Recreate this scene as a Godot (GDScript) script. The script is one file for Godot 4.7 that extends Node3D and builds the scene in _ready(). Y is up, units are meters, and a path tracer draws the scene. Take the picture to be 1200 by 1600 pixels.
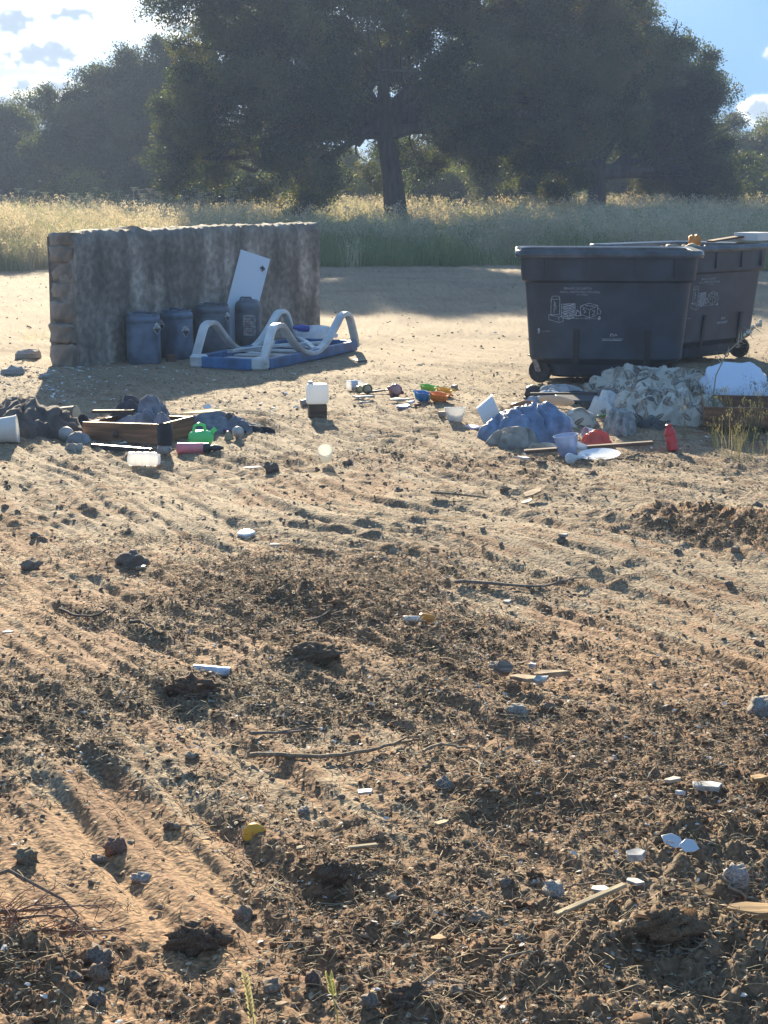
extends Node3D

# A dirt clearing with dumped rubbish, a concrete wall stub and two rubbish bins,
# holm oaks and a field of tall grass behind. Low sun ahead of the camera, a little to the left.

const SUN_AZ := 8.5      # degrees left of straight ahead
const SUN_EL := 19.0
const TAU2 := 6.28318530718

var rng := RandomNumberGenerator.new()
var mats := {}
var names := {}
var n_big := FastNoiseLite.new()
var n_mid := FastNoiseLite.new()
var n_fine := FastNoiseLite.new()
var n_track := FastNoiseLite.new()
var tex := {}

func _ready():
	rng.seed = 20240611
	setup_camera()
	setup_sky()
	setup_noise()
	setup_textures()
	build_ground()
	build_litter()
	build_field()
	build_trees()
	build_wall()
	build_drums()
	build_lounger()
	build_bins()
	build_bin_rubbish()
	build_left_rubbish()
	build_middle_rubbish()
	build_foreground()

# ---------------------------------------------------------------- camera, sky, sun
func setup_camera():
	var cam := Camera3D.new()
	cam.name = "camera"
	add_child(cam)
	cam.position = Vector3(0, 1.56, 0)
	cam.rotation_degrees = Vector3(-11.82, 0, 0)
	cam.fov = 36.87
	cam.near = 0.05
	cam.far = 4000.0
	cam.current = true

func setup_sky():
	var env := Environment.new()
	env.background_mode = Environment.BG_SKY
	env.tonemap_mode = Environment.TONE_MAPPER_LINEAR
	env.tonemap_exposure = 3.65
	env.ssao_enabled = true
	env.ssil_enabled = true
	env.sdfgi_enabled = true
	env.fog_enabled = true
	env.fog_density = 0.0021
	env.fog_light_color = Color(0.80, 0.88, 1.0)
	var sky := Sky.new()
	var pm := PanoramaSkyMaterial.new()
	pm.panorama = ImageTexture.create_from_image(sky_image())
	sky.sky_material = pm
	env.sky = sky
	env.background_energy_multiplier = 1.0
	var we := WorldEnvironment.new()
	we.name = "world_environment"
	we.environment = env
	add_child(we)
	var sun := DirectionalLight3D.new()
	sun.name = "sun"
	add_child(sun)
	var a := deg_to_rad(SUN_AZ)
	var travel := Vector3(sin(a), -tan(deg_to_rad(SUN_EL)), cos(a)).normalized()
	sun.look_at_from_position(Vector3(0, 30, 0), Vector3(0, 30, 0) + travel, Vector3.UP)
	sun.light_color = Color(1.0, 0.93, 0.80)
	sun.light_energy = 1.35
	sun.light_angular_distance = 0.55
	sun.shadow_enabled = true

func sky_image() -> Image:
	# air: deeper blue upwards, whiter round the sun; then backlit cumulus all round the horizon
	var w := 4096
	var h := 2048
	var half := h / 2
	var data := PackedFloat32Array()
	data.resize(w * h * 3)
	var a := deg_to_rad(SUN_AZ)
	var sd := Vector3(-sin(a), tan(deg_to_rad(SUN_EL)), -cos(a)).normalized()
	var step := 4
	for by in range(0, h, step):
		var el := (0.5 - (by + 2.0) / h) * PI
		var up := clampf(sin(el), 0.0, 1.0)
		var t := pow(1.0 - up, 3.2)
		var br := lerpf(0.055, 0.046, t)
		var bg := lerpf(0.112, 0.143, t)
		var bb := lerpf(0.21, 0.262, t)
		for bx in range(0, w, step):
			var az := (bx + 2.0) / w * TAU2
			var d := Vector3(sin(az) * cos(el), sin(el), -cos(az) * cos(el))
			var ang := rad_to_deg(acos(clampf(d.dot(sd), -1.0, 1.0)))
			var gl := 4.5 * exp(-ang / 5.0) + 0.035 * exp(-ang / 30.0)
			var r := br + gl
			var g := bg + gl * 0.98
			var b := bb + gl * 0.92
			for yy in step:
				var o := ((by + yy) * w + bx) * 3
				for xx in step:
					data[o] = r
					data[o + 1] = g
					data[o + 2] = b
					o += 3
	# clouds: [azimuth deg (right +), elevation of the base, width deg, height deg]
	var cr := RandomNumberGenerator.new()
	cr.seed = 77
	var list := [[-13.2, 5.55, 2.6, 0.95], [-11.0, 5.95, 2.1, 0.5], [-11.9, 4.45, 3.6, 0.9], [-12.6, 2.55, 5.6, 1.15], [-12.2, 3.55, 6.0, 0.35], [10.4, 4.85, 0.8, 0.32], [13.9, 4.6, 0.9, 0.4], [13.9, 2.5, 2.6, 1.1], [-12.9, 6.7, 3.2, 0.5], [-6.0, 5.4, 5.0, 1.0], [4.0, 2.5, 5.0, 1.2]]
	for k in 120:
		var az := cr.randf_range(0.0, 360.0)
		var off := absf(fposmod(az + 180.0, 360.0) - 180.0)
		var el := 2.0 + 20.0 * pow(cr.randf(), 1.6)
		var ww := cr.randf_range(2.0, 7.0) * (0.7 + el * 0.05)
		if off < 18.0 and el < 8.5:
			continue
		list.append([az, el, ww, ww * cr.randf_range(0.16, 0.3)])
	var cn := FastNoiseLite.new()
	cn.noise_type = FastNoiseLite.TYPE_SIMPLEX_SMOOTH
	cn.fractal_type = FastNoiseLite.FRACTAL_FBM
	cn.fractal_octaves = 5
	cn.frequency = 1.0
	cn.seed = 5
	var ppd := w / 360.0
	for c in list:
		var cx: float = c[0]
		var cy: float = c[1]
		var hw: float = c[2] * 0.5
		var hh: float = c[3]
		var x0 := int(floor((cx - hw * 1.5) * ppd))
		var x1 := int(ceil((cx + hw * 1.5) * ppd))
		var y0 := int((90.0 - cy - hh * 1.6) * ppd)
		var y1 := int((90.0 - cy + hh * 0.5) * ppd)
		for y in range(maxi(y0, 0), mini(y1, half - 2)):
			var el := 90.0 - (y + 0.5) / ppd
			var v := (el - cy) / hh
			for x in range(x0, x1):
				var az := (x + 0.5) / ppd
				var u := (az - cx) / hw
				var n := cn.get_noise_3d(az * 0.75 / clampf(hh, 0.5, 2.0), el * 1.1 / clampf(hh, 0.5, 2.0), cx * 3.1)
				var n2 := cn.get_noise_3d(az * 3.3, el * 4.5, cx * 1.7 + 9.0)
				var s := 1.0 - u * u - (v * v if v > 0.0 else v * v * 9.0)
				var dens := s * 0.9 + n * 1.0 + n2 * 0.22 - 0.08
				var al := smoothstep(-0.05, 0.22, dens)
				if al <= 0.0:
					continue
				var core := smoothstep(0.10, 0.52, dens + n2 * 0.25 - 0.28 * v)
				var col := Color(0.75, 0.74, 0.71).lerp(Color(0.17, 0.21, 0.255), core)
				var o := (y * w + posmod(x, w)) * 3
				data[o] = lerpf(data[o], col.r, al)
				data[o + 1] = lerpf(data[o + 1], col.g, al)
				data[o + 2] = lerpf(data[o + 2], col.b, al)
	return Image.create_from_data(w, h, false, Image.FORMAT_RGBF, data.to_byte_array())

# ---------------------------------------------------------------- shared helpers
func lin(r: float, g: float, b: float) -> Color:
	return Color(r, g, b).linear_to_srgb()

func noise(freq: float, oct: int, sd: int, kind := FastNoiseLite.TYPE_SIMPLEX) -> FastNoiseLite:
	var n := FastNoiseLite.new()
	n.noise_type = kind
	n.frequency = freq
	n.fractal_type = FastNoiseLite.FRACTAL_FBM if oct > 1 else FastNoiseLite.FRACTAL_NONE
	n.fractal_octaves = oct
	n.seed = sd
	return n

func gray_tex(n: FastNoiseLite, size: int, lo: float, hi: float, sx := 1, contrast := 1.0, lying := false) -> ImageTexture:
	# seamless noise turned into a grey multiplier between lo and hi; sx > 1 stretches it upwards (streaks)
	var im := n.get_seamless_image(size, size / sx, false, false, 0.15, true)
	im.convert(Image.FORMAT_RGB8)
	if sx > 1:
		im.resize(size, size, Image.INTERPOLATE_CUBIC)
	if lying:
		im.rotate_90(CLOCKWISE)
	var d := im.get_data()
	for i in d.size():
		var v := clampf((d[i] / 255.0 - 0.5) * contrast + 0.5, 0.0, 1.0)
		d[i] = int(255.0 * lerpf(lo, hi, v))
	im = Image.create_from_data(size, size, false, Image.FORMAT_RGB8, d)
	im.generate_mipmaps()
	return ImageTexture.create_from_image(im)

func setup_textures():
	tex["grain"] = gray_tex(noise(0.05, 5, 11), 512, 0.62, 1.0, 1, 1.5)
	tex["mottle"] = gray_tex(noise(0.006, 6, 12), 512, 0.70, 1.0, 1, 1.5)
	tex["streak"] = gray_tex(noise(0.012, 6, 13), 512, 0.74, 1.0, 6, 1.7)
	tex["wood"] = gray_tex(noise(0.03, 4, 14), 512, 0.66, 1.0, 16, 1.6, true)
	tex["relief"] = gray_tex(noise(0.03, 6, 15), 512, 0.0, 1.0, 1, 1.4)
	tex["leafy"] = leaf_print()
	# weathered render: run-off streaks over blotches
	var a := (tex["streak"] as ImageTexture).get_image().get_data()
	var b := (tex["mottle"] as ImageTexture).get_image().get_data()
	var g := (tex["grain"] as ImageTexture).get_image().get_data()
	var w := PackedByteArray()
	w.resize(512 * 512 * 3)
	for i in w.size():
		w[i] = int(a[i] * (b[i] / 255.0) * lerpf(1.0, g[i] / 255.0, 0.6))
	var im := Image.create_from_data(512, 512, false, Image.FORMAT_RGB8, w)
	im.generate_mipmaps()
	tex["render"] = ImageTexture.create_from_image(im)

func leaf_print() -> ImageTexture:
	# printed cotton: pale ground with brown, grey and sand coloured leaves
	var s := 512
	var im := Image.create(s, s, false, Image.FORMAT_RGB8)
	im.fill(lin(0.47, 0.43, 0.36))
	var r := RandomNumberGenerator.new()
	r.seed = 31
	var cols := [lin(0.13, 0.095, 0.068), lin(0.10, 0.095, 0.085), lin(0.24, 0.18, 0.125), lin(0.07, 0.062, 0.055)]
	for k in 72:
		var cx := r.randf() * s
		var cy := r.randf() * s
		var a := r.randf() * TAU2
		var ln := r.randf_range(26.0, 58.0)
		var wd := ln * r.randf_range(0.3, 0.45)
		var col: Color = cols[r.randi() % 4]
		for yy in range(-60, 61):
			for xx in range(-60, 61):
				var p := Vector2(xx, yy).rotated(-a)
				var u := p.x / ln
				if absf(u) > 1.0:
					continue
				var edge := wd * (1.0 - u * u) * (0.9 + 0.1 * sin(p.x * 0.7))
				if absf(p.y) < edge and absf(p.y) > 1.1:
					im.set_pixel(posmod(int(cx) + xx, s), posmod(int(cy) + yy, s), col)
	im.generate_mipmaps()
	return ImageTexture.create_from_image(im)

func mat(key: String, c: Color, rough := 0.85, opt := {}) -> StandardMaterial3D:
	# c holds linear base colour values
	if mats.has(key):
		return mats[key]
	var m := StandardMaterial3D.new()
	m.albedo_color = Color(c.r, c.g, c.b, c.a).linear_to_srgb()
	m.albedo_color.a = c.a
	m.roughness = rough
	m.metallic = opt.get("metal", 0.0)
	m.cull_mode = BaseMaterial3D.CULL_DISABLED
	if opt.has("tex"):
		m.albedo_texture = tex[opt.tex]
		m.uv1_triplanar = true
		m.uv1_scale = Vector3.ONE * float(opt.get("scale", 2.0))
		m.uv1_triplanar_sharpness = 4.0
		if opt.has("scale3"):
			m.uv1_scale = opt.scale3
	if opt.has("bump"):
		m.uv1_triplanar = true
		m.uv1_scale = Vector3.ONE * float(opt.get("scale", 2.0))
		m.heightmap_enabled = true
		m.heightmap_texture = tex["relief"]
		m.heightmap_scale = opt.bump
	if opt.has("back"):
		m.backlight_enabled = true
		m.backlight = opt.back
	if c.a < 0.999:
		m.transparency = BaseMaterial3D.TRANSPARENCY_ALPHA
	if opt.get("vertex", false):
		m.vertex_color_use_as_albedo = true
	if opt.has("rim"):
		m.rim_enabled = true
		m.rim = opt.rim
	if opt.has("coat"):
		m.clearcoat_enabled = true
		m.clearcoat = opt.coat
		m.clearcoat_roughness = 0.2
	mats[key] = m
	return m

func plastic(key: String, c: Color, rough := 0.38) -> StandardMaterial3D:
	return mat(key, c, rough, {"tex": "mottle", "scale": 1.1})

func cloth(key: String, c: Color) -> StandardMaterial3D:
	return mat(key, c, 0.95, {"tex": "mottle", "scale": 2.0, "rim": 0.4})

func milky(key: String, c: Color) -> StandardMaterial3D:
	return mat(key, c, 0.35, {"back": Color(0.8, 0.8, 0.8)})

func numbered(called: String) -> String:
	var k: int = names.get(called, 0)
	names[called] = k + 1
	return called if k == 0 else "%s_%03d" % [called, k]

func tag(o: Node, label: String, category: String, group := ""):
	o.set_meta("label", label)
	o.set_meta("category", category)
	if group != "":
		o.set_meta("group", group)

func thing(called: String, label: String, category: String, at: Vector3, turn := 0.0, group := "") -> Node3D:
	var o := Node3D.new()
	o.name = numbered(called)
	add_child(o)
	o.position = at
	o.rotation.y = deg_to_rad(turn)
	tag(o, label, category, group)
	return o

func structure(o: Node):
	o.set_meta("kind", "structure")

func on(p: Vector2, lift := 0.0) -> Vector3:
	return Vector3(p.x, hgt(p.x, p.y) + lift, p.y)

func xf(pos: Vector3, rot_deg := Vector3.ZERO, sc := Vector3.ONE) -> Transform3D:
	var b := Basis.from_euler(Vector3(deg_to_rad(rot_deg.x), deg_to_rad(rot_deg.y), deg_to_rad(rot_deg.z)))
	return Transform3D(b * Basis.from_scale(sc), pos)

# one mesh in the making: shapes are added to it, then commit() turns it into one named MeshInstance3D
class Shape:
	var st := SurfaceTool.new()
	var grp := 1
	var t := Transform3D.IDENTITY

	func _init():
		st.begin(Mesh.PRIMITIVE_TRIANGLES)

	func sm(k: int):
		st.set_smooth_group(k)

	func tri(a: Vector3, b: Vector3, c: Vector3):
		st.add_vertex(t * a)
		st.add_vertex(t * b)
		st.add_vertex(t * c)

	func quad(a: Vector3, b: Vector3, c: Vector3, d: Vector3):
		tri(a, b, c)
		tri(a, c, d)

	func box(size: Vector3, at := Vector3.ZERO, bev := 0.004):
		# box with chamfered edges; at is its centre
		sm(-1)
		var h := size * 0.5
		var b := minf(bev, minf(h.x, minf(h.y, h.z)) * 0.6)
		var dirs := [[0, 1, 2], [1, 2, 0], [2, 0, 1]]
		for d in dirs:
			for s in [-1.0, 1.0]:
				var q := []
				for k in [[-1.0, -1.0], [1.0, -1.0], [1.0, 1.0], [-1.0, 1.0]]:
					var p := Vector3.ZERO
					p[d[0]] = h[d[0]] * s
					p[d[1]] = (h[d[1]] - b) * k[0] * s
					p[d[2]] = (h[d[2]] - b) * k[1]
					q.append(p + at)
				quad(q[3], q[2], q[1], q[0])
		for d in dirs:
			for s1 in [-1.0, 1.0]:
				for s2 in [-1.0, 1.0]:
					var q := []
					for e in [-1.0, 1.0]:
						var p := Vector3.ZERO
						p[d[0]] = (h[d[0]] - b) * e
						p[d[1]] = h[d[1]] * s1
						p[d[2]] = (h[d[2]] - b) * s2
						var p2 := p
						p2[d[1]] = (h[d[1]] - b) * s1
						p2[d[2]] = h[d[2]] * s2
						q.append([p + at, p2 + at])
					if s1 * s2 > 0:
						quad(q[0][0], q[0][1], q[1][1], q[1][0])
					else:
						quad(q[1][0], q[1][1], q[0][1], q[0][0])
		for sx in [-1.0, 1.0]:
			for sy in [-1.0, 1.0]:
				for sz in [-1.0, 1.0]:
					var p := Vector3(h.x * sx, h.y * sy, h.z * sz)
					var a := p - Vector3(0, b * sy, b * sz)
					var c := p - Vector3(b * sx, 0, b * sz)
					var e := p - Vector3(b * sx, b * sy, 0)
					if sx * sy * sz > 0:
						tri(e + at, c + at, a + at)
					else:
						tri(a + at, c + at, e + at)

	func loft(rings: Array, cap0 := true, cap1 := true, closed := true, crease := 40.0):
		# rings: arrays of as many points each
		var m: int = rings[0].size()
		grp += 1
		sm(grp)
		for i in rings.size() - 1:
			if i > 0:
				var a: Vector3 = rings[i][0] - rings[i - 1][0]
				var b: Vector3 = rings[i + 1][0] - rings[i][0]
				if a.length() > 1e-6 and b.length() > 1e-6 and rad_to_deg(a.angle_to(b)) > crease:
					grp += 1
					sm(grp)
			for k in (m if closed else m - 1):
				var j := (k + 1) % m
				quad(rings[i][k], rings[i][j], rings[i + 1][j], rings[i + 1][k])
		for e in [[cap0, 0], [cap1, rings.size() - 1]]:
			if e[0]:
				grp += 1
				sm(grp)
				var c := Vector3.ZERO
				for p in rings[e[1]]:
					c += p
				c /= m
				for k in m:
					var j := (k + 1) % m
					if e[1] == 0:
						tri(rings[0][j], rings[0][k], c)
					else:
						tri(rings[e[1]][k], rings[e[1]][j], c)

	func lathe(profile: Array, sides := 20, cap0 := true, cap1 := true):
		# profile: [radius, height] pairs from one end to the other
		var rings := []
		for p in profile:
			var r := []
			for k in sides:
				var a := TAU * k / sides
				r.append(Vector3(cos(a) * p[0], p[1], sin(a) * p[0]))
			rings.append(r)
		loft(rings, cap0, cap1)

	func tube(pts: Array, radii: Array, sides := 6, cap := true):
		var rings := []
		var up := Vector3.UP
		for i in pts.size():
			var d: Vector3 = (pts[mini(i + 1, pts.size() - 1)] - pts[maxi(i - 1, 0)])
			d = d.normalized() if d.length() > 1e-7 else Vector3.UP
			if absf(d.dot(up)) > 0.95:
				up = Vector3.RIGHT if absf(d.x) < 0.8 else Vector3.BACK
			var s := d.cross(up).normalized()
			up = s.cross(d).normalized()
			var r := []
			for k in sides:
				var a := TAU * k / sides
				r.append(pts[i] + (s * cos(a) + up * sin(a)) * float(radii[i]))
			rings.append(r)
		loft(rings, cap, cap, true, 400.0)

	func bar(pts: Array, wide: float, high: float, side: Vector3):
		# rectangular bar swept along points; side is the direction of its width
		var rings := []
		for i in pts.size():
			var d: Vector3 = (pts[mini(i + 1, pts.size() - 1)] - pts[maxi(i - 1, 0)]).normalized()
			var n := side.cross(d).normalized()
			var s := side.normalized() * wide * 0.5
			var u := n * high * 0.5
			var c := 0.22
			rings.append([pts[i] - s + u * (1 - c), pts[i] - s * (1 - c) + u, pts[i] + s * (1 - c) + u, pts[i] + s + u * (1 - c), pts[i] + s - u * (1 - c), pts[i] + s * (1 - c) - u, pts[i] - s * (1 - c) - u, pts[i] - s - u * (1 - c)])
		sm(-1)
		for i in rings.size() - 1:
			for k in 8:
				var j := (k + 1) % 8
				grp = 2000 + k
				sm(grp)
				quad(rings[i][k], rings[i][j], rings[i + 1][j], rings[i + 1][k])
		for e in [0, rings.size() - 1]:
			sm(-1)
			for k in range(1, 7):
				if e == 0:
					tri(rings[e][0], rings[e][k + 1], rings[e][k])
				else:
					tri(rings[e][0], rings[e][k], rings[e][k + 1])

	func blob(size: Vector3, n: FastNoiseLite, amp: float, off: Vector3, lat := 8, lon := 12, flat := false, boxy := 1.0):
		# lumpy rounded body; boxy < 1 makes it squarer
		var rings := []
		for i in lat + 1:
			var th := PI * (0.02 + 0.96 * i / lat)
			var r := []
			for k in lon:
				var a := TAU * k / lon
				var d := Vector3(sin(th) * cos(a), cos(th), sin(th) * sin(a))
				d = Vector3(signf(d.x) * pow(absf(d.x), boxy), signf(d.y) * pow(absf(d.y), boxy), signf(d.z) * pow(absf(d.z), boxy))
				var f := 1.0 + amp * n.get_noise_3dv(d * 1.3 + off)
				r.append(Vector3(d.x * size.x, d.y * size.y, d.z * size.z) * 0.5 * f)
			rings.append(r)
		if flat:
			sm(-1)
			for i in lat:
				for k in lon:
					var j := (k + 1) % lon
					quad(rings[i][k], rings[i][j], rings[i + 1][j], rings[i + 1][k])
			for e in [0, lat]:
				for k in range(1, lon - 1):
					if e == 0:
						tri(rings[e][0], rings[e][k + 1], rings[e][k])
					else:
						tri(rings[e][0], rings[e][k], rings[e][k + 1])
		else:
			loft(rings, true, true, true, 400.0)

	func heap(rx: float, rz: float, h: float, n: FastNoiseLite, off: Vector3, fold := 0.35, nr := 22, ns := 64, plateau := 2.2, ragged := 0.35, round := 1.0):
		# a pile of cloth or bagged rubbish lying on the ground: ridged folds, uneven outline
		var rings := []
		for i in nr + 1:
			var u := float(i) / nr
			var r := []
			for k in ns:
				var a := TAU * k / ns
				var c := Vector3(cos(a), 0, sin(a))
				var edge := 1.0 + ragged * n.get_noise_3dv(c * 1.4 + off * 1.7)
				var p := Vector3(c.x * rx, 0, c.z * rz) * (u * edge * 0.985 + 0.015)
				var q := Vector3(p.x / 0.24, 0, p.z / 0.24) + off
				var warp := n.get_noise_3dv(q * 0.9 + Vector3(40, 0, 0))
				var rot := off.x * 0.7
				var g := Vector3(q.x * cos(rot) - q.z * sin(rot), 0, (q.x * sin(rot) + q.z * cos(rot)) * 0.17)
				var rid := minf(absf(n.get_noise_3dv(g * 2.3 + Vector3(warp, 0, warp) * 1.3)) * 4.2, 1.3) - 0.6
				var fine := minf(absf(n.get_noise_3dv(g * 5.0 + Vector3(warp, 3, -warp) * 2.4)) * 4.0, 1.2) - 0.5
				var lump := n.get_noise_3dv(q * 1.1 + Vector3(0, 30, 0))
				var dome := pow(maxf(1.0 - pow(u, plateau), 0.0), round)
				var y := h * dome * (0.95 + 0.3 * lump - 0.3 * fold) + h * fold * (0.62 * rid + 0.14 * fine) * (1.0 - pow(u, 5.0))
				if i == nr:
					y = -0.02
				var push := 1.0 + (0.12 * rid + 0.06 * fine) * u
				r.append(Vector3(p.x * push, maxf(y, -0.02), p.z * push))
			rings.append(r)
		loft(rings, true, false, true, 400.0)

	func ribbon(pts: Array, wide: float, nrm: Vector3):
		# a flat printed stroke
		sm(-1)
		for i in pts.size() - 1:
			var d: Vector3 = (pts[i + 1] - pts[i]).normalized()
			var s := d.cross(nrm).normalized() * wide * 0.5
			quad(pts[i] - s, pts[i] + s, pts[i + 1] + s, pts[i + 1] - s)

	func mesh() -> ArrayMesh:
		st.generate_normals()
		st.index()
		return st.commit()

func put(s: Shape, called: String, m: Material, parent: Node = self, at := Transform3D.IDENTITY) -> MeshInstance3D:
	var o := MeshInstance3D.new()
	o.mesh = s.mesh()
	o.name = numbered(called) if parent == self else called
	o.material_override = m
	parent.add_child(o, true)
	o.transform = at
	return o

func multi(called: String, mesh: Mesh, m: Material, xs: Array, cols: Array, parent: Node = self) -> MultiMeshInstance3D:
	var mm := MultiMesh.new()
	mm.transform_format = MultiMesh.TRANSFORM_3D
	mm.use_colors = cols.size() > 0
	mm.mesh = mesh
	mm.instance_count = xs.size()
	for i in xs.size():
		mm.set_instance_transform(i, xs[i])
		if cols.size() > 0:
			mm.set_instance_color(i, cols[i])
	var o := MultiMeshInstance3D.new()
	o.multimesh = mm
	o.material_override = m
	o.name = numbered(called) if parent == self else called
	o.set_meta("kind", "stuff")
	parent.add_child(o, true)
	return o

func rand_basis(tilt := 1.0) -> Basis:
	return Basis.from_euler(Vector3(rng.randf_range(-PI, PI) * tilt, rng.randf_range(-PI, PI), rng.randf_range(-PI, PI) * tilt))

# ---------------------------------------------------------------- ground
func setup_noise():
	n_big = noise(0.9, 3, 101)
	n_mid = noise(6.0, 3, 102)
	n_fine = noise(19.0, 2, 103)
	n_track = noise(1.0, 3, 104)

# where the dirt is churned up (+) or packed smooth (-): [x, z, half length, half width, turn deg, strength]
var zones := []
# lumps and hollows: [x, z, radius, height]
var lumps := []

func setup_zones():
	for e in [
		[Vector2(0.188, -8.885), 1.5, 0.28, 4.0, 0.9], [Vector2(0.759, -8.128), 1.1, 0.5, 0.0, 0.7], [Vector2(1.557, -7.016), 0.8, 0.5, -20.0, 0.9], [Vector2(-0.836, -6.503), 1.2, 0.35, 0.0, 0.8],
		[Vector2(-0.318, -5.665), 0.8, 0.5, 0.0, 1.0], [Vector2(-0.106, -6.162), 0.8, 0.3, 0.0, 0.6], [Vector2(-0.862, -4.369), 0.6, 0.45, 0.0, 0.9], [Vector2(-0.604, -4.606), 0.4, 0.2, 0.0, 0.9], [Vector2(0.349, -4.426), 0.9, 0.4, -20.0, 0.9],
		[Vector2(0.669, -3.777), 0.8, 0.5, 0.0, 1.0], [Vector2(0.607, -2.979), 0.7, 0.35, 0.0, 1.1], [Vector2(0.066, -2.924), 0.6, 0.3, 0.0, 0.7], [Vector2(0.000, -3.387), 0.5, 0.25, 0.0, 0.7], [Vector2(0.662, -5.084), 0.8, 0.3, -30.0, 0.5],
		[Vector2(-0.207, -3.065), 0.15, 0.35, 25.0, 0.5], [Vector2(-0.641, -2.819), 0.35, 0.2, 0.0, 0.5], [Vector2(0.331, -2.924), 0.4, 0.3, 0.0, 0.6],
		[Vector2(1.191, -6.162), 1.3, 0.4, -58.0, -1.1], [Vector2(1.392, -7.612), 0.6, 0.25, 0.0, -0.9], [Vector2(-1.157, -7.777), 2.2, 0.9, 0.0, -0.6], [Vector2(-0.438, -3.251), 0.75, 0.16, -62.0, -1.0],
		[Vector2(-0.457, -4.154), 0.5, 0.2, -40.0, -0.8], [Vector2(-0.075, -4.259), 0.6, 0.12, -35.0, -0.6], [Vector2(-1.260, -5.854), 0.6, 0.3, 0.0, -0.6], [Vector2(0.462, -6.750), 1.0, 0.35, -30.0, -0.6], [Vector2(-0.694, -3.219), 0.3, 0.3, 0.0, -0.7], [Vector2(-0.034, -3.865), 0.3, 0.2, 0.0, -0.5]]:
		zones.append([e[0].x, e[0].y, e[1], e[2], deg_to_rad(e[3]), e[4]])
	for e in [
		[Vector2(-0.267, -5.122), 0.10, 0.045], [Vector2(-0.193, -4.938), 0.10, -0.03], [Vector2(-0.619, -4.734), 0.09, 0.04], [Vector2(-0.399, -3.050), 0.05, 0.02], [Vector2(-0.371, -2.924), 0.06, -0.02], [Vector2(-0.119, -3.335), 0.06, 0.03], [Vector2(-0.102, -3.251), 0.05, -0.075],
		[Vector2(0.588, -2.951), 0.14, 0.07], [Vector2(0.556, -2.845), 0.09, -0.09], [Vector2(0.398, -2.924), 0.12, 0.03], [Vector2(0.308, -3.865), 0.12, 0.04], [Vector2(0.444, -3.865), 0.10, 0.03], [Vector2(-0.831, -4.103), 0.10, 0.03], [Vector2(-0.403, -5.854), 0.16, 0.045], [Vector2(-0.199, -5.758), 0.14, 0.04],
		[Vector2(0.896, -3.459), 0.2, 0.06], [Vector2(0.706, -2.819), 0.2, 0.06], [Vector2(0.763, -3.573), 0.07, 0.05], [Vector2(0.049, -2.698), 0.06, 0.04], [Vector2(-0.345, -2.698), 0.1, 0.02], [Vector2(-0.730, -2.871), 0.15, 0.04], [Vector2(-0.806, -5.319), 0.1, 0.03], [Vector2(0.232, -5.360), 0.1, 0.03], [Vector2(0.048, -5.574), 0.1, 0.03], [Vector2(1.737, -7.016), 0.35, 0.07], [Vector2(1.510, -7.229), 0.2, 0.04]]:
		lumps.append([e[0].x, e[0].y, e[1], e[2]])

func churned(x: float, z: float) -> float:
	# 0 packed and sandy, 1 churned with dark debris
	var v := 0.23 + 0.45 * n_big.get_noise_2d(x, z) + 0.26 * n_track.get_noise_2d((x * 0.86 + z * -0.51) * 2.6, (x * 0.51 + z * 0.86) * 0.7)
	if z < -15.5 or z > 0.0:
		return clampf(v - 0.25, 0.0, 1.0)
	for e in zones:
		var dx: float = x - e[0]
		var dz: float = z - e[1]
		if absf(dx) > 4.0 or absf(dz) > 3.5:
			continue
		var c := cos(e[4])
		var s := sin(e[4])
		var u: float = (dx * c - dz * s) / e[2]
		var w: float = (dx * s + dz * c) / e[3]
		var q := u * u + w * w
		if q < 6.0:
			v += e[5] * 0.62 * exp(-q)
	for e in lumps:
		var lx: float = x - e[0]
		var lz: float = z - e[1]
		if e[3] > 0.0 and absf(lx) < 0.4 and absf(lz) < 0.4:
			v += 0.6 * exp(-(lx * lx + lz * lz) / (e[2] * e[2] * 1.3))
	if z < -9.0:
		v -= 0.25 * smoothstep(-9.0, -12.0, z)
	return clampf(v, 0.0, 1.0)

func hgt(x: float, z: float) -> float:
	return hgt_with(x, z, churned(x, z))

func hgt_with(x: float, z: float, c: float) -> float:
	var h := 0.03 * n_big.get_noise_2d(x * 0.35, z * 0.35)
	if z > -70.0:
		for e in lumps:
			var dx: float = x - e[0]
			var dz: float = z - e[1]
			var q: float = (dx * dx + dz * dz) / (e[2] * e[2] * 1.7)
			if q < 5.0:
				h += e[3] * 0.55 * exp(-q) * (1.0 + 1.1 * n_mid.get_noise_2d(x * 2.0, z * 2.0))
	# wheel and scraper tracks run away to the left
	var tu := x * 0.853 - z * 0.522 + 0.05 * z * n_big.get_noise_2d(x * 0.2, z * 0.2)
	var tv := x * 0.522 + z * 0.853
	var tr := n_track.get_noise_2d(tu * 5.5 + 31.0, tv * 0.55)
	h += 0.021 * tr * (1.0 if z > -11.0 else 0.5)
	if z < -16.0:
		return h
	var m := n_mid.get_noise_2d(x, z)
	var f := n_fine.get_noise_2d(x, z)
	var g := n_fine.get_noise_2d(x * 2.9 + 5.0, z * 2.9)
	var r := absf(n_mid.get_noise_2d(x * 1.7 + 50.0, z * 1.7))
	h += c * (0.013 * maxf(m, -0.5) + 0.008 * (0.3 - r) + 0.007 * f + 0.005 * g) + (1.0 - c) * (0.003 * m + 0.0014 * f + 0.0012 * g)
	# thin scraper ridges across the middle of the clearing
	if z < -5.2 and z > -13.0:
		h += scraped(x, z) * 0.0095
	return h

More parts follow.
